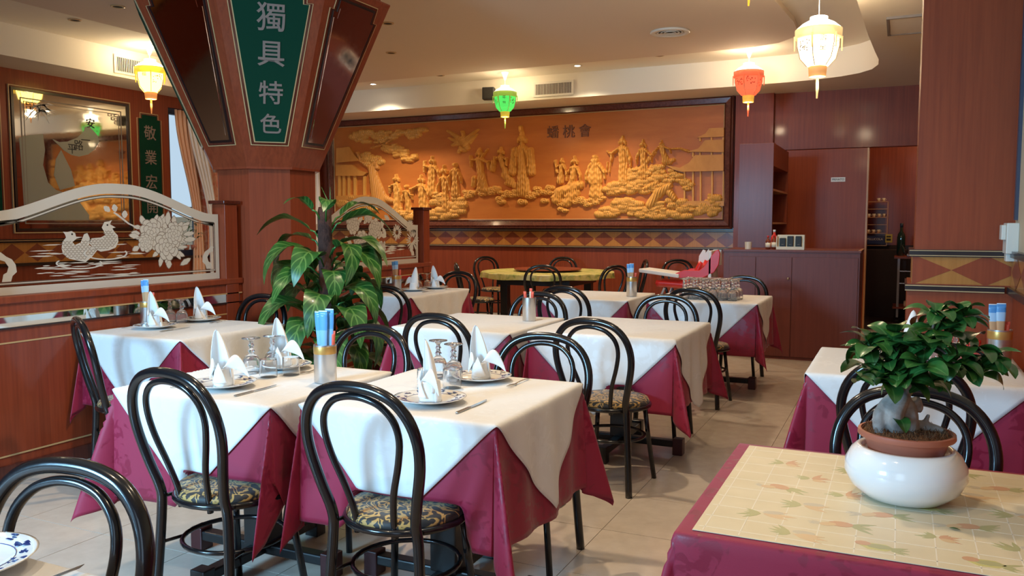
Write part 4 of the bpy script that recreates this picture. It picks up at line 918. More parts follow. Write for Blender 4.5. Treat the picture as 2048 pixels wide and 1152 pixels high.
while gy < 2.38:
    gx = -.34 + (row % 2) * .09
    while gx < .47:
        x, y = gx + q.uniform(-.012, .012), gy + q.uniform(-.012, .012); a = q.uniform(-.5, .5); ty = q.randrange(4)
        if x < .44 and x > -.33 and y < 2.35:
            if ty == 0: blob('print_yellow', x, y, .026, .015, a, 6); blob('print_green', x + .004, y + .002, .020, .009, a, 8, .0004); spray('print_green', x + .02, y - .004, a, 4, .035); blob('print_red', x - .026, y + .010, .012, .009, a, 10, .0004)
            elif ty == 1: blob('print_red', x, y, .020, .012, a); spray('print_green', x + .016, y, a, 4, .045); blob('print_orange', x - .025, y - .01, .014, .008, a + .4); spray('print_grey', x - .035, y - .012, a + PI, 3, .03)
            elif ty == 2: spray('print_red', x, y, a + .6, 6, .036); spray('print_green', x - .004, y, a + 3.4, 5, .034); blob('print_orange', x + .016, y - .012, .011, .007, a)
            else: spray('print_orange', x, y, a, 3, .060); spray('print_green', x - .004, y, a + PI, 5, .04); blob('print_grey', x + .02, y + .016, .018, .008, a)
        gx += .165
    gy += .105; row += 1
grid_.obj('printed_grid', 'print_white', cov)['kind'] = 'stuff'
fl_ = M().grid(6, 2, lambda u, v: (.112 + u * .022, 1.90 - u * .008 + (v - .5) * .010 * math.sin(PI * min(1, u + .03)), TH + .0085 + .002 * math.sin(u * 3))).obj('fallen_leaf', 'ficus_leaf'); tag(fl_, 'tiny dark green leaf lying on the fruit patterned cover', 'leaf')

# round table with turntable
RT = (-4.19, 10.1); rt_ = empty('round_table', (*RT, 0), 0, 'large round table on black trestle legs before the mural', 'table')
M().lathe([(0, .735), (.86, .735), (.86, .758), (0, .758)], 48).obj('tabletop', 'mahogany_dark', rt_)
for sx in (-1, 1):
    for sy in (-1, 1): M().box(sx * .42 - .05, sx * .42 + .05, sy * .42 - .05, sy * .42 + .05, 0, .735).obj('leg', 'black_metal', rt_, bev=.004)
M().box(-.5, .5, -.5, .5, .60, .735).obj('apron', 'black_metal', rt_)
mm = M(); NR = 96
ringsr = [(0, .762), (.5, .762), (.80, .762), (.868, .760), (.876, .752), (.880, .72), (.884, .69)]
for r, z in ringsr:
    for k in range(NR): a = 2 * PI * k / NR; w_ = (.012 * math.sin(a * 14) + .006 * math.sin(a * 23)) * max(0, (r - .868)) / .016; mm.v.append(((r + w_) * math.cos(a), (r + w_) * math.sin(a), z - (.006 * math.sin(a * 9) if z < .70 else 0)))
for i in range(len(ringsr) - 1):
    for k in range(NR): q2 = (k + 1) % NR; mm.f.append((i * NR + k, i * NR + q2, (i + 1) * NR + q2, (i + 1) * NR + k))
o = mm.obj('tablecloth', 'yellow_cloth', smooth=True, sharp=40, fix=True); o.location = (*RT, 0); tag(o, 'short patterned yellow cloth on the large round table', 'tablecloth')
o = M().lathe([(0, .763), (.08, .763), (.08, .782), (.44, .784), (.445, .790), (.44, .799), (0, .800)], 48).obj('turntable', 'mahogany', smooth=True, sharp=30); o.location = (*RT, 0); tag(o, 'round wooden turntable on the yellow cloth', 'turntable')

# ------------------------------------------------------------------ tableware
def make_plate():
    t = M().lathe([(0, .004), (.06, .004), (.085, .010), (.122, .020), (.125, .0225), (.120, .0225), (.085, .0135), (.062, .0075), (0, .0075)], 40).obj('plate', 'porcelain', smooth=True)
    tag(t, 'x', 'plate', 'porcelain plates with blue rims'); mm = M(); q = random.Random(7)
    for k in range(15):
        a = 2 * PI * k / 15
        for j in range(4):
            aa = a + q.uniform(-.12, .12); r = q.uniform(.094, .117); s = q.uniform(.003, .0065) * (1.5 if k % 3 == 0 else 1); z = .0235 - (.1225 - r) * .30
            b_ = q.uniform(0, 3); mm.add([(r * math.cos(aa) + s * (1 + .5 * (i % 2)) * math.cos(b_ + 2 * PI * i / 7) * 1.3, r * math.sin(aa) + s * (1 + .5 * (i % 2)) * math.sin(b_ + 2 * PI * i / 7), z + .0006) for i in range(7)], [tuple(range(7))])
    mm.obj('rim_decoration', 'blue_glaze', t)
    M().tube([(.087 * math.cos(a), .087 * math.sin(a), .0144) for a in [2 * PI * k / 40 for k in range(40)]], .0008, 4, True).obj('blue_line', 'blue_glaze', t)
    return t
plate0 = make_plate()
def make_napkin():
    t = empty('folded_napkin', (0, 0, 0), 0, 'x', 'napkin', 'standing folded napkins')
    def basef(u, v): a = u * 2 * PI * 1.12; r = .040 - .004 * u - .006 * v + .004 * math.sin(a * 3) * (1 - v); return (r * math.cos(a), r * math.sin(a), .072 * v + .006 * math.sin(a * 2 + 1) * v)
    M().grid(40, 8, basef).obj('rolled_base', 'napkin_cloth', t, True)
    def spire(u, v):
        a = (u - .5) * 3.7 + PI * .5; r = .040 * (1 - v) ** .50 * (1 + .22 * math.sin(v * PI)) + .0005; lean = -.016 * v
        return (lean + r * math.cos(a) * .95, -.004 + r * math.sin(a) * .7 - .012 * v * v, .03 + .185 * v)
    M().grid(22, 24, spire).obj('pointed_leaf', 'napkin_cloth', t, True)
    def flap(sgn, L, up):
        def f(u, v):
            w_ = .038 * math.sin(PI * min(1, .18 + .82 * (1 - u))) * (1 - u) ** .35; s_ = (v - .5) * 2
            return (sgn * (.018 + L * u) + .0 * s_, -.030 + .022 * u - .012 * (1 - s_ * s_) * (1 - u), .072 + up * math.sin(u * PI * .8) - .06 * u * u + s_ * w_)
        return f
    M().grid(14, 8, flap(1, .088, .035)).obj('side_leaf', 'napkin_cloth', t, True)
    M().grid(12, 8, flap(-1, .030, .020)).obj('side_leaf', 'napkin_cloth', t, True)
    M().grid(12, 8, lambda u, v: (.036 * math.cos(-PI / 2 + (v - .5) * 1.9 * (1 - u)), .040 * math.sin(-PI / 2 + (v - .5) * 1.9 * (1 - u)) - .002, .012 + .080 * u)).obj('front_fold', 'napkin_cloth', t, True)
    for c in t.children: s = c.modifiers.new('thickness', 'SOLIDIFY'); s.thickness = .0022
    return t
napkin0 = make_napkin()
def make_goblet():  # stands upside down on its rim
    t = M().lathe([(.033, 0), (.0345, .001), (.0365, .03), (.036, .05), (.028, .070), (.012, .082), (.010, .088), (.015, .094), (.010, .100), (.008, .110), (.013, .117), (.008, .124), (.008, .132), (.016, .140), (.038, .145), (.038, .148), (0, .149)], 20).add([], []).obj('goblet', 'glass', smooth=True)
    mm = M(); mm.lathe([(.0345, .0005), (.0325, .03), (.030, .050), (.022, .064), (0, .072)], 20)
    b_ = mm.obj('inner_wall', 'glass', t, True); b_.data.flip_normals(); return tag(t, 'x', 'glass', 'upturned stemmed goblets')
goblet0 = make_goblet()
def make_tumbler():
    t = M().lathe([(.034, 0), (.036, .0), (.036, .02), (.034, .072), (.033, .074), (0, .074), (0, .068), (.031, .068), (.034, .02), (.034, 0)], 24).obj('tumbler', 'glass', smooth=True, sharp=40)
    return tag(t, 'x', 'glass', 'upturned glass tumblers')
tumbler0 = make_tumbler()
def make_knife():
    t = empty('table_knife', (0, 0, 0), 0, 'x', 'cutlery', 'table knives'); M().box(-.0055, .0055, -.115, -.02, .0, .005).obj('handle', 'steel', t, bev=.0018)
    M().poly([(-.004, -.02), (.007, -.015), (.009, .04), (.004, .10), (-.004, .115)], lambda x, y, d: (x, y, .002 + d), 0, .0014).obj('blade', 'steel', t); return t
knife0 = make_knife()
def make_fork():
    t = empty('table_fork', (0, 0, 0), 0, 'x', 'cutlery', 'table forks')
    M().grid(10, 2, lambda u, v: ((v - .5) * (.010 - .005 * math.sin(PI * u)), -.10 + .13 * u, .0015 + .004 * math.sin(PI * u))).obj('handle', 'steel', t, True)
    mm = M()
    for k in range(4): mm.tube([(-.009 + k * .006, .035, .003), (-.009 + k * .006, .06, .006), (-.008 + k * .0055, .088, .004)], .0013, 5)
    mm.obj('tines', 'steel', t); M().grid(4, 4, lambda u, v: ((v - .5) * (.008 + .014 * u), .025 + .014 * u, .003)).obj('neck', 'steel', t, True)
    for c in t.children:
        if c.name.startswith(('handle', 'neck')): s = c.modifiers.new('thickness', 'SOLIDIFY'); s.thickness = .0014
    return t
fork0 = make_fork()
first = {}
def put(proto, x, y, deg, label, z=ZT, scale=1):
    if proto.name not in first: first[proto.name] = 1; o = proto; o.location = (x, y, z); o.rotation_euler = (0, 0, math.radians(deg)); o['label'] = label
    else: o = dup(proto, (x, y, z), math.radians(deg), label)
    if scale != 1: o.scale = (scale,) * 3
    return o
def setting(x, y, deg, d, nap=True, ndeg=None, knife=True, fork=True):
    put(plate0, x, y, deg, 'blue rimmed plate under the napkin, ' + d)
    if nap: put(napkin0, x, y, ndeg if ndeg is not None else 22, 'white napkin folded into a point on the plate, ' + d, z=ZT + .0085)
    a = math.radians(deg); c, s = math.cos(a), math.sin(a)
    if knife: put(knife0, x + .165 * c, y + .165 * s, deg, 'steel knife right of the plate, ' + d)
    if fork: put(fork0, x - .165 * c, y - .165 * s, deg, 'steel fork beside the plate, ' + d)
setting(-2.33, 2.38, 0, 'near side of the front left table'); setting(-2.40, 2.80, 180, 'far side of the front left table', ndeg=14)
setting(-1.47, 2.48, 0, 'near side of the front middle table', ndeg=-40); setting(-1.50, 2.92, 180, 'far side of the front middle table', ndeg=12)
setting(-4.03, 3.58, 0, 'near side of the bird partition table', ndeg=10); setting(-4.06, 3.97, 180, 'far side of the bird partition table', ndeg=16)
setting(-4.10, 6.62, 0, 'near side of the far partition table', ndeg=180); setting(-4.06, 6.95, 180, 'far side of the far partition table', ndeg=10)
setting(.06, 4.25, 180, 'far side of the right hand table', ndeg=-160, fork=True)
put(plate0, .10, 3.86, 0, 'blue rimmed plate on the near side of the right hand table')
put(plate0, -1.52, .90, 0, 'blue rimmed plate on the bottom left table, cut by the frame')
put(knife0, -1.335, .89, -4, 'steel knife on the bottom left table')
for x, y, l in ((-2.445, 2.66, 'left goblet on the front left table'), (-2.415, 2.755, 'right goblet on the front left table'), (-1.70, 2.93, 'left goblet on the front middle table'), (-1.595, 2.87, 'right goblet on the front middle table'),
    (-4.18, 3.83, 'left goblet on the bird partition table'), (-4.11, 3.86, 'right goblet on the bird partition table'), (-4.19, 6.85, 'left goblet on the far partition table'), (-4.12, 6.90, 'right goblet on the far partition table'), (.17, 4.05, 'left goblet on the right hand table'), (.235, 4.10, 'right goblet on the right hand table')):
    put(goblet0, x, y, 0, 'upturned stemmed goblet, the ' + l)
for x, y, l in ((-2.32, 2.62, 'beside the goblets of the front left table'), (-2.27, 2.70, 'right of the goblets of the front left table'), (-1.53, 2.74, 'between the napkins of the front middle table'), (-1.62, 2.70, 'before the goblets of the front middle table'), (.31, 4.02, 'on the right hand table beside the can')):
    put(tumbler0, x, y, 0, 'clear upturned tumbler ' + l)
k = 0; rows = ('front', 'middle', 'back'); cols = ('leftmost', 'second', 'third', 'fourth', 'fifth', 'rightmost')
for j in range(3):
    for i in range(6):
        put(goblet0, -1.615 + i * .079 + j * .008, 6.86 + j * .085, 0, 'upturned goblet of the crowd on the rear table, %s in the %s row' % (cols[i], rows[j]), scale=1.16)
def sticks(x, y, label, kind, rz=0, h=.150, r=.044):
    t = empty('breadstick_can', (x, y, ZT), rz, label + ', metal can', 'container')
    M().lathe([(r * .96, 0), (r, .004), (r, h), (r - .0015, h), (r - .0015, .004), (0, .004)], 28).obj('can', 'steel_brushed', t, True, sharp=50)
    if kind != 'red': M().lathe([(r + .0004, h * .76), (r + .0008, h * .77), (r + .0008, h * .95), (r + .0004, h * .96)], 28).obj('gold_band', 'gold_band', t, True)
    q = random.Random(int(x * 100) + 7); lab = {'blue': 'blue wrapped breadstick packets standing', 'red': 'red and white chopstick packets standing', 'mix': 'blue breadstick packets standing'}[kind]
    def packet(name, lab, dx, dy, lx, ly, w_, L, mats, cat, z0=.008):
        p = empty(name, (x, y, ZT + z0), rz, lab, cat)
        a0 = Vector((dx, dy, 0)); a1 = Vector((dx + lx, dy + ly, L)); n_ = 10
        def pf(u, v, t0, t1):
            t_ = t0 + (t1 - t0) * v; c = a0.lerp(a1, t_); wv = w_ * (1 + .12 * math.sin(t_ * 9)); a = u * 2 * PI; th = .006 * (1 if .06 < t_ < .94 else .25)
            return (c.x + wv * math.cos(a), c.y + th * math.sin(a), c.z)
        for nm, mat, t0, t1 in mats: M().grid(12, n_, lambda u, v: pf(u, v, t0, t1)).obj(nm, mat, p, True)
    if kind in ('blue', 'mix'):
        for k, (dx, lx, dy) in enumerate(((-.016, -.012, .008), (.000, -.002, -.010), (.014, .004, .006))):
            if k == 2 and kind == 'mix': continue
            packet('breadstick_packet', 'blue and clear breadstick packet, %s in %s' % (('left', 'middle', 'right')[k], label), dx, dy, lx, 0, .017, .270 + .006 * k,
                   [('clear_part', 'breadstick' if kind == 'mix' else 'mid_blue_wrap', 0, .72), ('blue_print', 'pale_blue_wrap' if kind == 'mix' else 'blue_wrap', .72, .86), ('blue_top', 'blue_wrap', .86, .985), ('clear_tip', 'clear_wrap', .985, 1.0)], 'packet')
    if kind in ('red', 'mix', 'blue'):
        L = [(.018, .014, .0, 'red_paper')] if kind != 'red' else [(-.014, -.018, .0, 'red_paper'), (.008, .0, .004, 'cream_paper'), (.016, .004, -.006, 'red_paper')]
        for k, (dx, lx, dy, mt) in enumerate(L): packet('chopstick_packet', 'red paper chopstick packet, %s in %s' % (('left', 'middle', 'right')[k] if kind == 'red' else 'slanting', label), dx, dy + .008, lx, .0, .009, .195 if kind != 'red' else .18 + .02 * (k == 1), [('paper', mt, 0, .9), ('printed_end', 'red_paper', .9, 1)], 'packet')
sticks(-2.04, 2.63, 'the can on the front left table', 'blue', .2); sticks(-4.18, 3.66, 'the can by the bird partition', 'mix', .3); sticks(-4.21, 6.50, 'the can by the far partition', 'mix', .4)
sticks(-2.155, 4.885, 'the can on the middle left table', 'red', .2); sticks(-2.085, 6.92, 'the can on the rear left table', 'mix', .2, .17, .045); sticks(.405, 4.11, 'the can on the right hand table', 'mix', .2, .17, .048)
o = M().lathe([(0, .0), (.03, .0), (.034, .05), (.03, .09), (0, .092)], 20).obj('sauce_bottle', 'red_plastic', smooth=True, sharp=40); o.location = (.31, 4.19, ZT); tag(o, 'red sauce pot with a lid on the right hand table', 'bottle')
M().lathe([(.031, .088), (.033, .090), (.033, .108), (0, .110)], 20).obj('lid', 'red_plastic', o, True)

# ------------------------------------------------------------------ lanterns
def lantern(loc, zc_, label, color, top_e, body_e, fringe, tassel, power, s=1.0, art='glyph_dark', side='burst', char=None):
    t = empty('paper_lantern', loc, 0, label, 'lantern'); R = .165 * s; n = 6
    key = label.split()[0]
    plain('lantern_fringe_' + key, fringe, .6); plain('lantern_tassel_' + key, tassel, .6)
    for nm_, c_ in (('lantern_fringe_', fringe), ('lantern_tassel_', tassel)): P(MATS[nm_ + key].node_tree.nodes['Principled BSDF'], Emission_Color=c_, Emission_Strength=.45)  # fringe and tassels glow by themselves, in place of lantern light through them
    MATS['lantern_fringe_' + key].node_tree.nodes['Principled BSDF'].inputs['Transmission Weight'].default_value = .15
    emit('lantern_body_' + key, color, body_e, color); emit('lantern_cap_' + key, (1.0, .86, .62), top_e)
    def hexa(prof, name, mat, seg=6):
        return M().lathe(prof, seg, phase=.35).obj(name, mat, t, seg > 8)
    hexa([(.055 * s, .0), (.065 * s, -.004 * s), (.065 * s, -.02 * s), (.050 * s, -.022 * s)], 'crown_ring', 'lantern_cap_' + key, 18)
    hexa([(.052 * s, -.02 * s), (R * .72, -.055 * s), (R * 1.0, -.095 * s)], 'cap', 'lantern_cap_' + key, 24)
    hexa([(R, -.095 * s), (R * 1.05, -.10 * s), (R * 1.04, -.165 * s), (R * 1.0, -.166 * s)], 'fringe', 'lantern_fringe_' + key, 24)
    hexa([(R * .96, -.105 * s), (R * .95, -.22 * s), (R * .80, -.32 * s), (R * .50, -.375 * s), (R * .42, -.38 * s)], 'paper_shade', 'lantern_body_' + key, 6)
    mm = M()
    for k in range(6):
        a = .35 + k * PI / 3; mm.tube([(r * math.cos(a), r * math.sin(a), z) for r, z in ((R * .97, -.10 * s), (R * .96, -.22 * s), (R * .81, -.32 * s), (R * .5, -.377 * s))], .0035 * s, 6)
    mm.obj('rib_frame', 'gold_line', t)
    hexa([(R * .40, -.378 * s), (R * .42, -.385 * s), (R * .38, -.455 * s), (R * .36, -.456 * s)], 'tassel_skirt', 'lantern_tassel_' + key, 16)
    M().tube([(0, 0, -.44 * s), (.002, 0, -.54 * s), (0, 0, -.62 * s)], [.010 * s, .011 * s, .006 * s], 8).obj('tassel', 'lantern_fringe_' + key if key != 'left' else 'lantern_tassel_' + key, t, True)
    for k in range(6):
        a = .35 + k * PI / 3; x, y = R * 1.08 * math.cos(a), R * 1.08 * math.sin(a); M().tube([(x, y, -.15 * s), (x, y, -.26 * s)], [.007 * s, .004 * s], 6).obj('side_tassel', 'lantern_fringe_' + key, t)
    q = random.Random(len(label))
    for k in range(6):  # painted decoration on each panel
        a = .35 + (k + .5) * PI / 3; rr = R * .97 * math.cos(PI / 6); nrm = Vector((math.cos(a), math.sin(a), 0)); ux = Vector((-math.sin(a), math.cos(a), 0)); o_ = nrm * (rr - .0005)
        if char and k % 2 == 0:
            for j, g in enumerate(char): text_mesh(g, .055 * s, 'glyph_dark', 'painted_character', t, frameM(o_ + Vector((0, 0, (-.19 - .065 * j) * s)) + nrm * (.002 - (.010 if j else 0)), ux, (nrm.x * .02, nrm.y * .02, 1)), .0008)
        else:
            mm = M()
            for j in range(16 if side == 'burst' else 8):
                xx, zz = q.uniform(-.05, .05) * s, -.18 * s - q.random() * .09 * s; b_ = q.uniform(0, 6.3); L = .018 * s
                mm.poly(leafshape(xx, zz, b_, L, .004 * s, 3), lambda x, z, d: tuple(o_ + ux * x + Vector((0, 0, z)) + nrm * (d + .001 + max(0, -(z + .225 * s)) * -.3)), .0, .0012)
            mm.obj('painted_flowers', art, t)
    M().tube([(0, 0, -.01), (0, 0, (zc_ - loc[2]) - .02)], .0022, 6).obj('cable', 'lantern_cap_' + key, t)
    M().lathe([(.012, -.10), (.035, -.03), (.05, 0), (0, .0)], 16).obj('ceiling_rose', 'lantern_cap_' + key, t, True).location = (0, 0, zc_ - loc[2])
    plight('bulb_' + key, (loc[0], loc[1], loc[2] - .03), power * 2.0, (1.0, .78, .50), .07)
    plight('bulb_low_' + key, (loc[0], loc[1], loc[2] - .50 * s), power * .35, (1.0, .78, .50), .05)
    return t
lantern((-7.93, 7.09, 3.28), ZC, 'left yellow paper lantern hanging before the wall mirror', (1.0, .72, .16), 5.0, 3.6, (.85, .62, .05), (.85, .32, .08), 20, 1.0, char='福')
def lant_at(px, py_top, Y, *a, **k): p = aty(px, py_top, Y); lantern((p.x, Y, p.z), ZC, *a, **k)
lant_at(1010, 171, 10.34, 'green paper lantern with painted figure, before the mural', (.08, .72, .12), 1.6, .72, (.30, .42, .06), (.62, .48, .05), 14, .93, char='年有')
lant_at(1498, 126, 10.16, 'red paper lantern hanging in front of the right end of the mural', (1.0, .10, .04), 5, 1.1, (.80, .16, .06), (.85, .45, .06), 20, 1.0, art='glyph_dark')
wl_ = aty(1638, 33, 6.9); lantern((wl_.x, 6.9, wl_.z), ZC, 'white and yellow paper lantern, largest, at the upper right', (1.0, .80, .42), 6, 4, (.92, .70, .32), (.85, .38, .12), 24, 1.0, char='壽星')
wl2 = aty(1497, 12, 6.4); lantern((wl2.x, 6.4, wl2.z + .62), ZC, 'yellow paper lantern above the frame, only its tassel showing', (1.0, .75, .2), 2.6, 1.6, (.85, .60, .05), (.85, .45, .08), 10, 1.0)

# ------------------------------------------------------------------ ceiling fittings
emit('lamp_glow', (1.0, .90, .72), 40)
def fitting(x, y, z, on, label, r=.055):
    t = empty('ceiling_spotlight', (x, y, z), 0, label, 'spotlight', 'recessed ceiling spots'); M().lathe([(r * .72, -.001), (r * .75, -.008), (r, -.006), (r * 1.05, 0)], 24).obj('trim_ring', 'vent_white' if on else 'gold_line', t, True)
    M().lathe([(0, -.003), (r * .7, -.003), (r * .7, -.001), (0, -.001)], 20).obj('bulb' if on else 'dark_bulb', 'lamp_glow' if on else 'dark_slot', t)
fitting(-7.08, 10.36, ZC, 1, 'lit recessed spot over the left end of the mural'); fitting(-3.86, 10.29, ZC, 1, 'lit recessed spot above the ventilation grille')
zf = ZC - .056
for x, y, z, l in ((-5.83, 10.15, ZC, 'dark recessed spot left of the green lantern'), (-2.73, 10.10, ZC, 'dark recessed spot left of the red lantern'), (-7.60, 5.88, ZC, 'dark recessed spot left of the yellow lantern'), (-6.58, 5.54, zf, 'dark recessed spot at the top left'), (-4.69, 7.13, zf, 'dark recessed spot right of the pillar capital'), (-5.45, 8.35, zf, 'dark recessed spot beside the capital, lower')): fitting(x, y, z, 0, l, .062)
d_ = empty('air_diffuser', (-2.233, 8.675, zf), 0, 'round white air diffuser on the ceiling', 'vent')
M().lathe([(.20, 0), (.205, -.012), (.19, -.022), (.15, -.016), (.145, -.004)], 40).obj('outer_ring', 'vent_white', d_, True); M().lathe([(.0, -.003), (.145, -.003), (.145, -.001), (0, -.001)], 32).obj('dark_core', 'dark_slot', d_)
for r in (.12, .085, .05): M().lathe([(r, -.004), (r + .012, -.018), (r + .016, -.016), (r + .006, -.004)], 32).obj('inner_ring', 'vent_white', d_, True)
def grille(name, c, ux, w_, h, label, n=24):
    t = empty(name, c, 0, label, 'vent'); ux = Vector(ux); nn = Vector((0, 0, 1)).cross(ux) * -1
    def bx(a0, a1, z0, z1, d0, d1):
        m_ = M(); vs_ = [tuple(ux * a + nn * d + Vector((0, 0, z))) for z in (z0, z1) for d in (d0, d1) for a in (a0, a1)]
        return m_.add(vs_, [(0, 2, 3, 1), (4, 5, 7, 6), (0, 1, 5, 4), (2, 6, 7, 3), (0, 4, 6, 2), (1, 3, 7, 5)])
    bx(-w_ / 2, w_ / 2, -h / 2, h / 2, .001, .003).obj('backing', 'dark_slot', t, fix=True)
    mm = M(); f = .028
    for a in ((-w_ / 2 - f, w_ / 2 + f, h / 2, h / 2 + f), (-w_ / 2 - f, w_ / 2 + f, -h / 2 - f, -h / 2), (-w_ / 2 - f, -w_ / 2, -h / 2, h / 2), (w_ / 2, w_ / 2 + f, -h / 2, h / 2)): b_ = bx(*a, .0, .012); mm.add(b_.v, b_.f)
    mm.obj('frame', 'vent_white', t, fix=True)
    for k in range(n): x = -w_ / 2 + w_ * (k + .5) / n; bx(x - .004, x + .004, -h / 2, h / 2, .003, .010).obj('slat', 'vent_white', t, fix=True)
grille('air_vent', (-4.38, 10.745, 3.235), (1, 0, 0), .54, .145, 'rectangular ventilation grille on the cove above the mural')
grille('air_vent', (-8.345, 7.22, 3.245), (0, 1, 0), .50, .16, 'ventilation grille behind the left yellow lantern', 20)
sp = empty('loudspeaker', (-5.33, 10.66, 3.215), .25, 'small black loudspeaker on the cove behind the green lantern', 'speaker')
M().box(-.085, .085, -.07, .05, -.085, .085).obj('cabinet', 'black_plastic', sp, bev=.01); M().box(-.07, .07, -.075, -.068, -.07, .07).obj('mesh_front', 'dark_slot', sp, bev=.002); M().box(-.03, .03, .05, .085, -.02, .02).obj('bracket', 'black_metal', sp)

# ------------------------------------------------------------------ counter, shelf unit and what stands there
ct = empty('counter', (-1.0, 9.1, 0), 0, 'reddish wooden bar counter with two doors', 'counter'); L = lambda o: WP(o, ct)
L(M().box(-1.66, -.345, 8.80, 9.55, 0, 1.095).obj('body', 'counter_laminate', ct)); L(M().box(-1.67, -.335, 8.785, 9.56, 1.095, 1.118).obj('countertop', 'counter_laminate', ct, bev=.002)); L(M().box(-.36, -.334, 8.785, 9.56, 1.118, 1.121).obj('edge_strip', 'pale_edge', ct))
for x0, x1, n_ in ((-1.60, -1.335, 0), (-1.328, -.98, 0), (-.973, -.36, 1)): d_ = L(M().box(x0, x1, 8.788, 8.80, .03, 1.045).obj('door', 'counter_laminate', ct, bev=.002))
kn_ = M().lathe([(0, 0), (.006, 0), (.006, .012), (.013, .018), (.011, .026), (0, .028)], 14).obj('door_knob', 'steel', ct, True); kn_.matrix_parent_inverse = Matrix.Identity(4); kn_.location = (-.01, -.312, .83); kn_.rotation_euler = (PI / 2, 0, 0)
su = empty('shelf_unit', (-1.45, 9.7, 0), 0, 'tall wooden shelf unit at the end of the counter', 'shelf'); L = lambda o: WP(o, su)
L(M().box(-1.655, -1.285, 9.565, 9.60, 0, 2.27).obj('side_panel', 'counter_laminate', su, bev=.002)); L(M().box(-1.655, -1.62, 9.60, 10.9, 0, 2.27).obj('back_panel', 'mahogany_dark', su)); L(M().box(-1.655, -1.285, 10.87, 10.9, 0, 2.27).obj('side_panel', 'mahogany_bright', su))
L(M().box(-1.62, -1.285, 9.60, 10.87, 2.02, 2.27).obj('top_box', 'mahogany_bright', su))
for z in (1.10, 1.40, 1.77): L(M().box(-1.62, -1.285, 9.60, 10.87, z - .022, z).obj('shelf', 'pale_edge', su))
def bottle(x, y, z, h, r, mat, label, capm='gold_line', lab=None):
    t = empty('bottle', (x, y, z), 0, label, 'bottle'); M().lathe([(0, 0), (r, .002), (r, h * .58), (r * .85, h * .66), (r * .36, h * .76), (r * .33, h * .94), (0, h * .945)], 18).obj('body', mat, t, True)
    M().lathe([(r * .38, h * .88), (r * .40, h), (0, h)], 14).obj('cap', capm, t, True)
    if lab: M().lathe([(r + .0006, h * .15), (r + .0006, h * .48)], 18).obj('label', lab, t, True)
bottle(-1.36, 9.85, 1.77, .27, .036, 'glass', 'clear bottle on the top shelf of the shelf unit', 'white_plastic', 'sign_white')
for i, (x, y, h, m_, l) in enumerate(((-1.235, 8.93, .14, 'amber', 'left small dark bottle with cream label on the counter'), (-1.18, 8.96, .15, 'amber', 'right small dark bottle with cream label on the counter'))): bottle(x, y, 1.119, h, .026, m_, l, 'red_plastic', 'cream_paper')
bottle(-1.21, 9.20, 1.119, .20, .035, 'red_plastic', 'red bottle behind the small dark bottles on the counter', 'white_plastic')
o = M().lathe([(0, 0), (.032, 0), (.036, .075), (.033, .075), (.030, .05), (0, .05)], 20).obj('candle_glass', 'wax', smooth=True, sharp=40); o.location = (-1.43, 8.90, 1.119); tag(o, 'small cream candle glass on the left end of the counter', 'candle')
bxo = empty('display_box', (-1.005, 8.95, 1.119), 0, 'cream display box with three dark pouches on the counter', 'box')
M().box(-.145, .13, -.055, .055, 0, .012).obj('tray', 'cream_paper', bxo); M().box(-.145, .13, .045, .055, .012, .150).obj('back_board', 'cream_paper', bxo); M().box(-.145, -.137, -.055, .045, .012, .135).obj('side', 'cream_paper', bxo); M().box(.122, .13, -.055, .045, .012, .150).obj('side', 'cream_paper', bxo); M().box(-.137, .122, -.055, -.048, .012, .03).obj('front_lip', 'cream_paper', bxo)
M().box(-.137, .122, .0, .004, .012, .14).obj('front_card', 'cream_paper', bxo)
for x in (-.085, -.010, .070):
    p = M().box(x - .030, x + .030, -.030, -.012, .012, .138 - (.02 if x < -.05 else 0)).obj('pouch', 'ink', bxo, bev=.006); M().box(x - .012, x + .012, -.0315, -.030, .085, .100).obj('pouch_label', 'sign_white', p); M().lathe([(0, 0), (.012, 0), (.012, .001), (0, .001)], 12).obj('pouch_emblem', 'cream_paper', p).location = (x, -.031, .05)
    p.children[-1].rotation_euler = (PI / 2, 0, 0)
o = M().lathe([(0, 0), (.06, .0), (.075, .03), (.05, .06), (.01, .07), (0, .07)], 16).obj('dark_bowl', 'black_plastic', smooth=True); o.location = (-1.12, 9.45, 1.119); tag(o, 'small dark object behind the display box on the counter', 'bowl')
# back room: wall rack with cups, coffee counter, cart
rk = empty('wall_rack', (-.31, 13.80, 1.0), 0, 'small wooden wall rack with rows of cups seen through the doorway', 'shelf'); 
for x in (-.17, .135): M().box(x - .006, x + .006, -.05, .05, .06, .72).obj('side', 'pale_edge', rk)
shz = (.10, .215, .345, .465, .60, .715)
for z in (.245, .375, .485, .610): M().box(-.17, .135, -.05, .05, z - .010, z).obj('shelf', 'pale_edge', rk)
for z in (.06, .72): M().box(-.17, .135, -.05, .05, z - .010, z).obj('shelf', 'pale_edge', rk)
cup0 = M().lathe([(0, .0), (.018, 0), (.026, .05), (.024, .05), (.016, .005), (0, .005)], 14).obj('cup', 'cream_paper', smooth=True); tag(cup0, 'x', 'cup', 'cups on the back room rack'); M().tube([(.024, 0, .042), (.038, 0, .035), (.036, 0, .02), (.022, 0, .014)], .003, 5).obj('handle', 'cream_paper', cup0)
for zi, z, n_, nm in ((0, .485, 4, 'upper shelf'), (1, .245, 3, 'lower shelf'), (2, .72, 2, 'top')):
    for i in range(n_): put(cup0, -.31 + (-.13 + i * .072 if zi < 2 else .0 + i * .07), 13.80, 0, 'small cream cup on the %s of the back room rack, %s' % (nm, ('leftmost', 'second', 'third', 'fourth')[i]), z=1.0 + z)
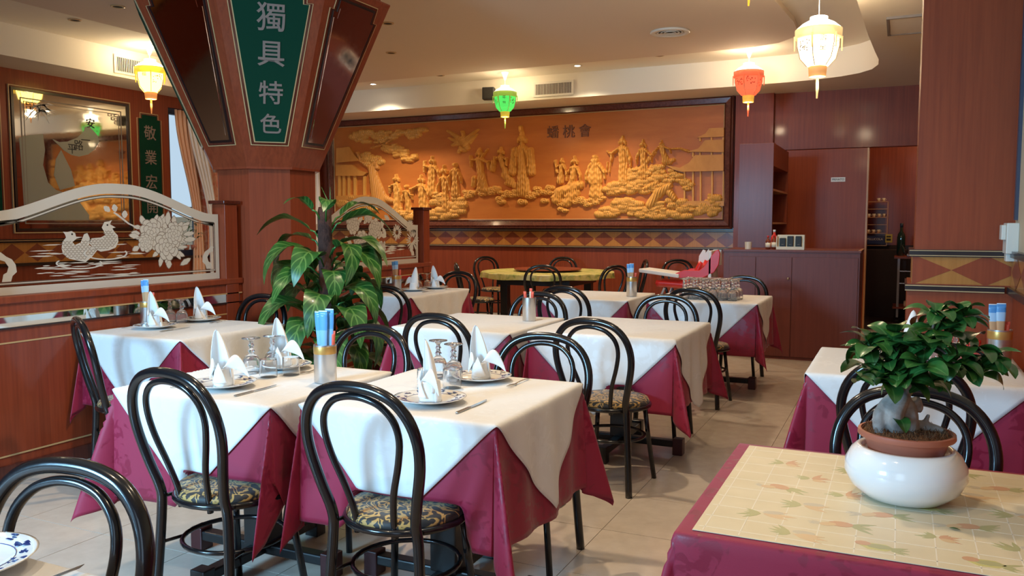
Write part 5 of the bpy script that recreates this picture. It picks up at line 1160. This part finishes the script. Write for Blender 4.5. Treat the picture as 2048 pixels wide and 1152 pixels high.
o = M().box(-.46, -.20, 13.74, 13.84, 1.075, 1.20).obj('coffee_box', 'navy_label', bev=.003); tag(o, 'navy box with white lettering on the lowest rack shelf', 'box'); text_mesh('PELLICOLA', .045, 'sign_white', 'lettering', o, frameM((-.34, 13.738, 1.15), (1, 0, 0), (0, 0, 1)), .001)
o = M().box(-.197, -.10, 13.74, 13.84, 1.10, 1.225).obj('yellow_box', 'yellow_label', bev=.003); tag(o, 'small yellow and black box beside the navy box', 'box'); M().box(-.18, -.12, 13.738, 13.74, 1.13, 1.16).obj('print', 'ink', o); M().box(-.18, -.12, 13.738, 13.74, 1.18, 1.20).obj('print', 'ink', o)
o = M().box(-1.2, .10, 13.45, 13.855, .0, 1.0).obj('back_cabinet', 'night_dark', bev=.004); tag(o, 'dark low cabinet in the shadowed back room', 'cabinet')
ca = empty('serving_cart', (.30, 13.0, 0), 0, 'metal framed serving cart with wooden shelves in the back room', 'cart')
for x in (-.30, .40):
    for y in (-.25, .25): M().box(x - .015, x + .015, y - .015, y + .015, .08, .90).obj('leg', 'grey_plastic', ca); M().lathe([(0, 0), (.04, .0), (.04, .03), (0, .03)], 12).obj('caster', 'black_plastic', ca).location = (x, y, .02)
for z in (.20, .90): M().box(-.36, .44, -.28, .28, z, z + .025).obj('shelf', 'mahogany_bright', ca)
for z in (.55, .72): M().box(-.30, .40, -.262, -.25, z, z + .012).obj('rail', 'steel', ca)
bottle(.02, 13.0, .93, .46, .055, 'bottle_dark', 'tall dark bottle standing on the serving cart', 'ink')
o = M().box(.10, .60, 12.80, 13.15, .93, .955).obj('tray', 'grey_plastic', bev=.006); tag(o, 'grey tray with papers on the serving cart', 'tray'); M().box(.12, .40, 12.82, 13.0, .955, .985).obj('stack_of_papers', 'cream_paper', o, bev=.004); M().box(.20, .55, 12.86, 13.08, .987, 1.0).obj('folded_cloth', 'black_plastic', o, bev=.004)
o = M().box(.08, .30, 12.85, 13.05, .226, .29).obj('packet', 'cream_paper', bev=.01); tag(o, 'pale packet on the lower shelf of the serving cart', 'packet')
o = M().box(-.36, -.24, 9.95, 10.2, .0, .16).obj('carton', 'cream_paper', bev=.003); tag(o, 'small cream carton on the floor beside the counter', 'box')
# switch box on the right wall
sw = empty('switch_box', (XR, 4.98, 1.3), 0, 'white electrical switch box on the right wall above the rail', 'switch')
M().box(-.055, .0, -.16, -.0, -.07, .085).obj('housing', 'switch_white', sw, bev=.004); M().box(-.075, -.055, -.13, -.03, .0, .075).obj('cover', 'switch_white', sw, bev=.003); M().box(-.048, -.002, -.10, -.02, -.11, -.07).obj('junction', 'switch_white', sw, bev=.003)

# ------------------------------------------------------------------ high chair
hc = empty('high_chair', (-2.22, 9.9, 0), .0, 'white and red plastic high chair with a tray, by the back wall', 'high chair')
M().poly([(-.62, -.2), (-.60, .18), (-.15, .22), (-.12, -.24)], lambda x, y, d: (x, y, .80 + (x + .62) * -.11 + d), 0, .045).obj('tray', 'white_plastic', hc, bev=.012)
def seatf(u, v): s_ = v; x = -.42 + .42 * min(1, s_ / .5) if s_ < .5 else .0 + .14 * ((s_ - .5) / .5); z = .62 - .03 * s_ if s_ < .5 else .60 + .28 * ((s_ - .5) / .5); return (x, -.17 + .34 * u, z + .05 * abs(2 * u - 1) ** 3)
o = M().grid(10, 18, seatf).obj('seat_pad', 'red_plastic', hc, True); s = o.modifiers.new('thickness', 'SOLIDIFY'); s.thickness = .05
def hpts(L, Y): return [(aty(a, b_, Y).x + 2.22, aty(a, b_, Y).z) for a, b_ in L]
red_ = [(1346, 556), (1350, 547), (1368, 540), (1398, 541), (1408, 533), (1421, 513), (1430, 502), (1437, 499), (1440, 508), (1437, 530), (1428, 545), (1405, 556)]
M().poly(hpts(red_, 9.70), lambda x, z, d: (x, -.20 + d, z), 0, .03).obj('side_wing', 'red_plastic', hc, fix=True, bev=.006); M().poly(hpts(red_[:5] + [(1412, 530), (1412, 556)], 9.70), lambda x, z, d: (x, .17 + d, z), 0, .03).obj('side_wing', 'red_plastic', hc, fix=True, bev=.006)
M().poly(hpts([(1396, 532), (1398, 512), (1406, 499), (1411, 501), (1411, 506), (1417, 498), (1421, 506), (1427, 499), (1434, 499), (1443, 500), (1443, 530)], 10.12), lambda x, z, d: (x, .22 + d, z), .0, .02).obj('back_shell', 'white_plastic', hc, fix=True, bev=.004)
M().box(.21, .25, -.2, .2, .70, 1.07).obj('back_shell', 'white_plastic', hc, bev=.01)
for sy in (-1, 1):
    M().tube([(-.30, sy * .20, .62), (-.55, sy * .26, .0)], .014, 8).obj('leg', 'grey_plastic', hc, True); M().tube([(.05, sy * .20, .66), (.30, sy * .26, .0)], .014, 8).obj('leg', 'grey_plastic', hc, True)
M().tube([(-.53, -.26, .05), (-.53, .26, .05)], .010, 8).obj('crossbar', 'grey_plastic', hc, True)

# ------------------------------------------------------------------ leafy plant beside the pillar
def leaf_mesh(name, mat, L, wd, droop, fold=.25, nu=14, nv=6, tip=1.0, wavy=.0, rnd_=False):
    mm = M(); uvs = []
    for i in range(nu + 1):
        u = i / nu; w_ = wd * ((math.sin(PI * u ** 1.15) ** .62 if rnd_ else math.sin(PI * u ** .75) ** .8) if 0 < u < 1 else 0) + .0015
        a = droop * u * u; x = L * (math.sin(a) / a if a > 1e-3 else 1) * u; z = -L * ((1 - math.cos(a)) / a if a > 1e-3 else 0) * u + .10 * L * math.sin(PI * u)
        for j in range(nv + 1): v = j / nv; s_ = 2 * v - 1; mm.v.append((x, s_ * w_, z + fold * abs(s_) * w_ + wavy * w_ * math.sin(u * 16) * abs(s_))); uvs.append((u, v))
    for i in range(nu):
        for j in range(nv): k = i * (nv + 1) + j; mm.f.append((k, k + nv + 1, k + nv + 2, k + 1))
    mm.uv = uvs; return mm.mesh(name, mat, True)
pl = empty('dieffenbachia', (-3.39, 4.40, 0), 0, 'tall leafy plant with broad variegated leaves between pillar and tables', 'plant')
M().lathe([(0, .0), (.13, 0), (.17, .28), (.18, .28), (.18, .30), (.16, .30), (.155, .26), (0, .26)], 28).obj('pot', 'terracotta', pl, True, sharp=40); M().lathe([(.155, .262), (.08, .272), (0, .275)], 20).obj('soil', 'moss_soil', pl, True)
M().tube([(0, 0, .26), (.005, 0, .8), (-.01, 0, 1.45), (-.01, 0, 1.49)], [.052, .050, .045, .036], 14).obj('moss_pole', 'moss_pole', pl, True)
big = [leaf_mesh('leaf', 'dieffenbachia_leaf', .40, .100, d, .22, wavy=.06) for d in (.9, 1.4, 1.9)]
q = random.Random(21); gold = 2.399; nl = 0
def add_leaf(z, a, d, stalk, tilt, s):
    st = M().tube([(.03 * math.cos(a), .03 * math.sin(a), z - .05), ((.03 + stalk * .6) * math.cos(a), (.03 + stalk * .6) * math.sin(a), z + .02), ((.03 + stalk) * math.cos(a), (.03 + stalk) * math.sin(a), z + .03)], .006, 6).obj('stalk', 'ficus_leaf_young', pl, True)
    o = bpy.data.objects.new('leaf', big[d]); COL.objects.link(o); o.parent = pl; o.location = ((.03 + stalk) * math.cos(a), (.03 + stalk) * math.sin(a), z + .03)
    o.rotation_euler = (q.uniform(-.25, .25), -tilt, a); o.scale = (s, s * q.uniform(.9, 1.1), s)
for k in range(40):
    z = .42 + .80 * (k / 40); add_leaf(z, k * gold + .3, 1 + (k % 2), q.uniform(.06, .14), q.uniform(-.1, .35), q.uniform(.82, 1.12) * (1.05 - .25 * (k / 40)))
va = math.radians(25)  # the spare upper crown, spread left and right
for z, a, d, s, ti in ((1.36, va, 0, .95, .15), (1.31, PI + va, 0, .9, .35), (1.40, va + .6, 0, .75, .5), (1.44, PI + va + .8, 0, .55, .6), (1.22, va - .3, 0, .95, .05), (1.25, PI + va - .2, 1, .85, .05), (1.44, va - 1.3, 1, .55, .6), (1.17, va + PI + .6, 1, 1.0, .1), (1.14, va - .5, 1, 1.0, .1)): add_leaf(z, a, d, .07, ti, s)
for dx in (.0, .02): M().tube([(dx, 0, 1.45), (dx + .02, 0, 1.53), (dx - .03 + .05 * (dx > 0), 0, 1.62)], [.006, .004, .001], 5).obj('shoot', 'ficus_leaf_young', pl, True)

# ------------------------------------------------------------------ bonsai
bx_, by_ = .028, 2.075
pt = empty('white_planter', (bx_, by_, TH + .0070), 0, 'round glossy white planter on the fruit patterned table', 'planter')
M().lathe([(0, 0), (.070, 0), (.088, .006), (.116, .030), (.130, .060), (.128, .084), (.116, .108), (.104, .119), (.097, .121), (.093, .116), (.093, .106), (0, .106)], 56).obj('bowl', 'white_ceramic', pt, True)
bo = empty('bonsai', (bx_, by_, TH + .1135), 0, 'small ficus bonsai with thick bare roots in a terracotta dish', 'plant')
M().lathe([(0, .0), (.078, 0), (.090, .036), (.101, .037), (.103, .040), (.102, .050), (.096, .051), (.092, .040), (0, .038)], 44).obj('terracotta_dish', 'terracotta', bo, True, sharp=40)
mm = M()
def soil(u, v): a = u * 2 * PI; r = .092 * v; return (r * math.cos(a), r * math.sin(a), .045 + .010 * (1 - v * v) + .003 * math.sin(r * 300 + a * 9))
mm.grid(36, 10, soil).obj('moss_soil', 'moss_soil', bo, True)
mm = M(); q = random.Random(3)
for k in range(260): a = q.uniform(0, 2 * PI); r = .09 * math.sqrt(q.random()); x, y = r * math.cos(a), r * math.sin(a); b_ = q.uniform(0, 6.3); l_ = q.uniform(.004, .010); mm.tube([(x, y, .046), (x + l_ * math.cos(b_), y + l_ * math.sin(b_), .057 + q.uniform(0, .006)), (x + 2 * l_ * math.cos(b_), y + 2 * l_ * math.sin(b_), .05)], .0007, 3)
o = mm.obj('moss_strands', 'moss_soil', bo); o['kind'] = 'stuff'
rx, ry = math.cos(YAW), math.sin(YAW)  # picture-right direction on the ground
def rp(a, d, z): return (a * rx - d * ry * -1 * 0 + d * -math.sin(YAW), a * ry + d * math.cos(YAW), z)
mm = M()
mm.tube(spline([rp(-.055, .0, .045), rp(-.066, -.01, .07), rp(-.062, -.01, .10), rp(-.035, 0, .125), rp(-.005, 0, .135)], 6), [.016] * 12 + [.014] * 13, 12)
mm.tube(spline([rp(-.018, -.015, .045), rp(-.036, -.02, .07), rp(-.040, -.02, .095), rp(-.022, -.01, .12), rp(-.005, 0, .13)], 6), [.013 + .010 * math.sin(PI * i / 24) for i in range(25)], 12)
mm.tube(spline([rp(.0, .0, .03), rp(.0, .0, .07), rp(-.004, 0, .11), rp(-.004, 0, .13), rp(.0, 0, .15), rp(.004, 0, .17)], 5), [.026] * 8 + [.024, .022, .020, .018, .016, .014, .012, .011] + [.010] * 10, 14)
mm.tube(spline([rp(.018, .012, .12), rp(.030, .012, .105), rp(.030, .012, .09)], 5), [.012, .014, .016, .015, .013, .012, .012, .011, .010, .009, .008][:11], 10)
mm.tube(spline([rp(.01, .01, .06), rp(.045, .0, .058), rp(.075, -.01, .052), rp(.085, -.012, .046)], 5), [.018 - .0009 * i for i in range(16)], 10)
mm.tube([rp(.035, 0, .06), rp(.045, 0, .075), rp(.05, 0, .088)], [.007, .006, .004], 8)
o = mm.obj('swollen_roots', 'bark_grey', bo, True); r_ = o.modifiers.new('fuse', 'REMESH'); r_.mode = 'VOXEL'; r_.voxel_size = .0028; r_.use_smooth_shade = True; s = o.modifiers.new('smooth', 'SMOOTH'); s.iterations = 4
br_l = [[(0, 0, .16), (-.02, 0, .19), (-.05, 0, .205), (-.09, .0, .20)], [(0, 0, .17), (-.01, 0, .20), (-.03, 0, .24), (-.04, 0, .262)], [(0, 0, .17), (.03, 0, .22), (.05, 0, .28), (.055, 0, .315)], [(.03, 0, .22), (.07, .01, .25), (.11, .01, .285), (.13, .01, .315)], [(.05, 0, .25), (.10, 0, .25), (.15, 0, .235), (.185, 0, .215)],
        [(0, 0, .16), (.03, -.01, .165), (.05, -.01, .16)], [(0, 0, .16), (-.05, -.02, .175), (-.09, -.03, .165)], [(.0, 0, .17), (.01, -.04, .20), (.0, -.06, .21)], [(.0, 0, .18), (.0, .05, .21), (.01, .07, .23)], [(.10, 0, .25), (.13, -.02, .21), (.15, -.02, .19)],
        [(0, 0, .16), (-.02, -.03, .18), (-.03, -.045, .17)], [(0, 0, .18), (.02, -.02, .23), (.02, -.03, .25)], [(-.05, 0, .20), (-.08, 0, .23), (-.085, 0, .245)], [(.05, 0, .25), (.07, -.03, .23), (.085, -.04, .21)]]
mm = M()
for b_ in br_l: mm.tube(spline([rp(*p) for p in b_], 4), .0028, 6)
mm.obj('branches', 'bark_grey', bo, True)
sm_l = [leaf_mesh('leaf', 'ficus_leaf', .066, .0190, .5, .25, 10, 4, rnd_=True), leaf_mesh('leaf', 'ficus_leaf', .056, .0175, .9, .2, 10, 4, rnd_=True), leaf_mesh('leaf', 'ficus_leaf_young', .054, .0165, .3, .3, 10, 4, rnd_=True)]
q = random.Random(17); nleaf = 0
clus = []
for b_ in br_l:
    sp_ = spline([rp(*p) for p in b_], 5); clus.append((sp_[-1], 10)); clus.append((sp_[len(sp_) * 2 // 3], 5)); 
    if len(b_) > 3: clus.append((sp_[len(sp_) // 2], 4))
for c, n_ in clus:
    for k in range(n_):
        o = bpy.data.objects.new('leaf', sm_l[q.choice((0, 0, 1, 1, 2))]); COL.objects.link(o); o.parent = bo; o.location = c + Vector((q.uniform(-.008, .008), q.uniform(-.008, .008), q.uniform(-.008, .008)))
        o.rotation_euler = (q.uniform(-.5, .5), q.uniform(-.75, .35), k * gold + q.uniform(-.5, .5)); s = q.uniform(.8, 1.2); o.scale = (s, s, s); nleaf += 1
o = bpy.data.objects.new('leaf', sm_l[1]); COL.objects.link(o); o.parent = bo; o.location = rp(-.03, -.06, .06); o.rotation_euler = (0, -.9, 2.2); 
o = bpy.data.objects.new('leaf', sm_l[0]); COL.objects.link(o); o.parent = bo; o.location = rp(.0, -.012, .205); o.rotation_euler = (0, .8, -.3)
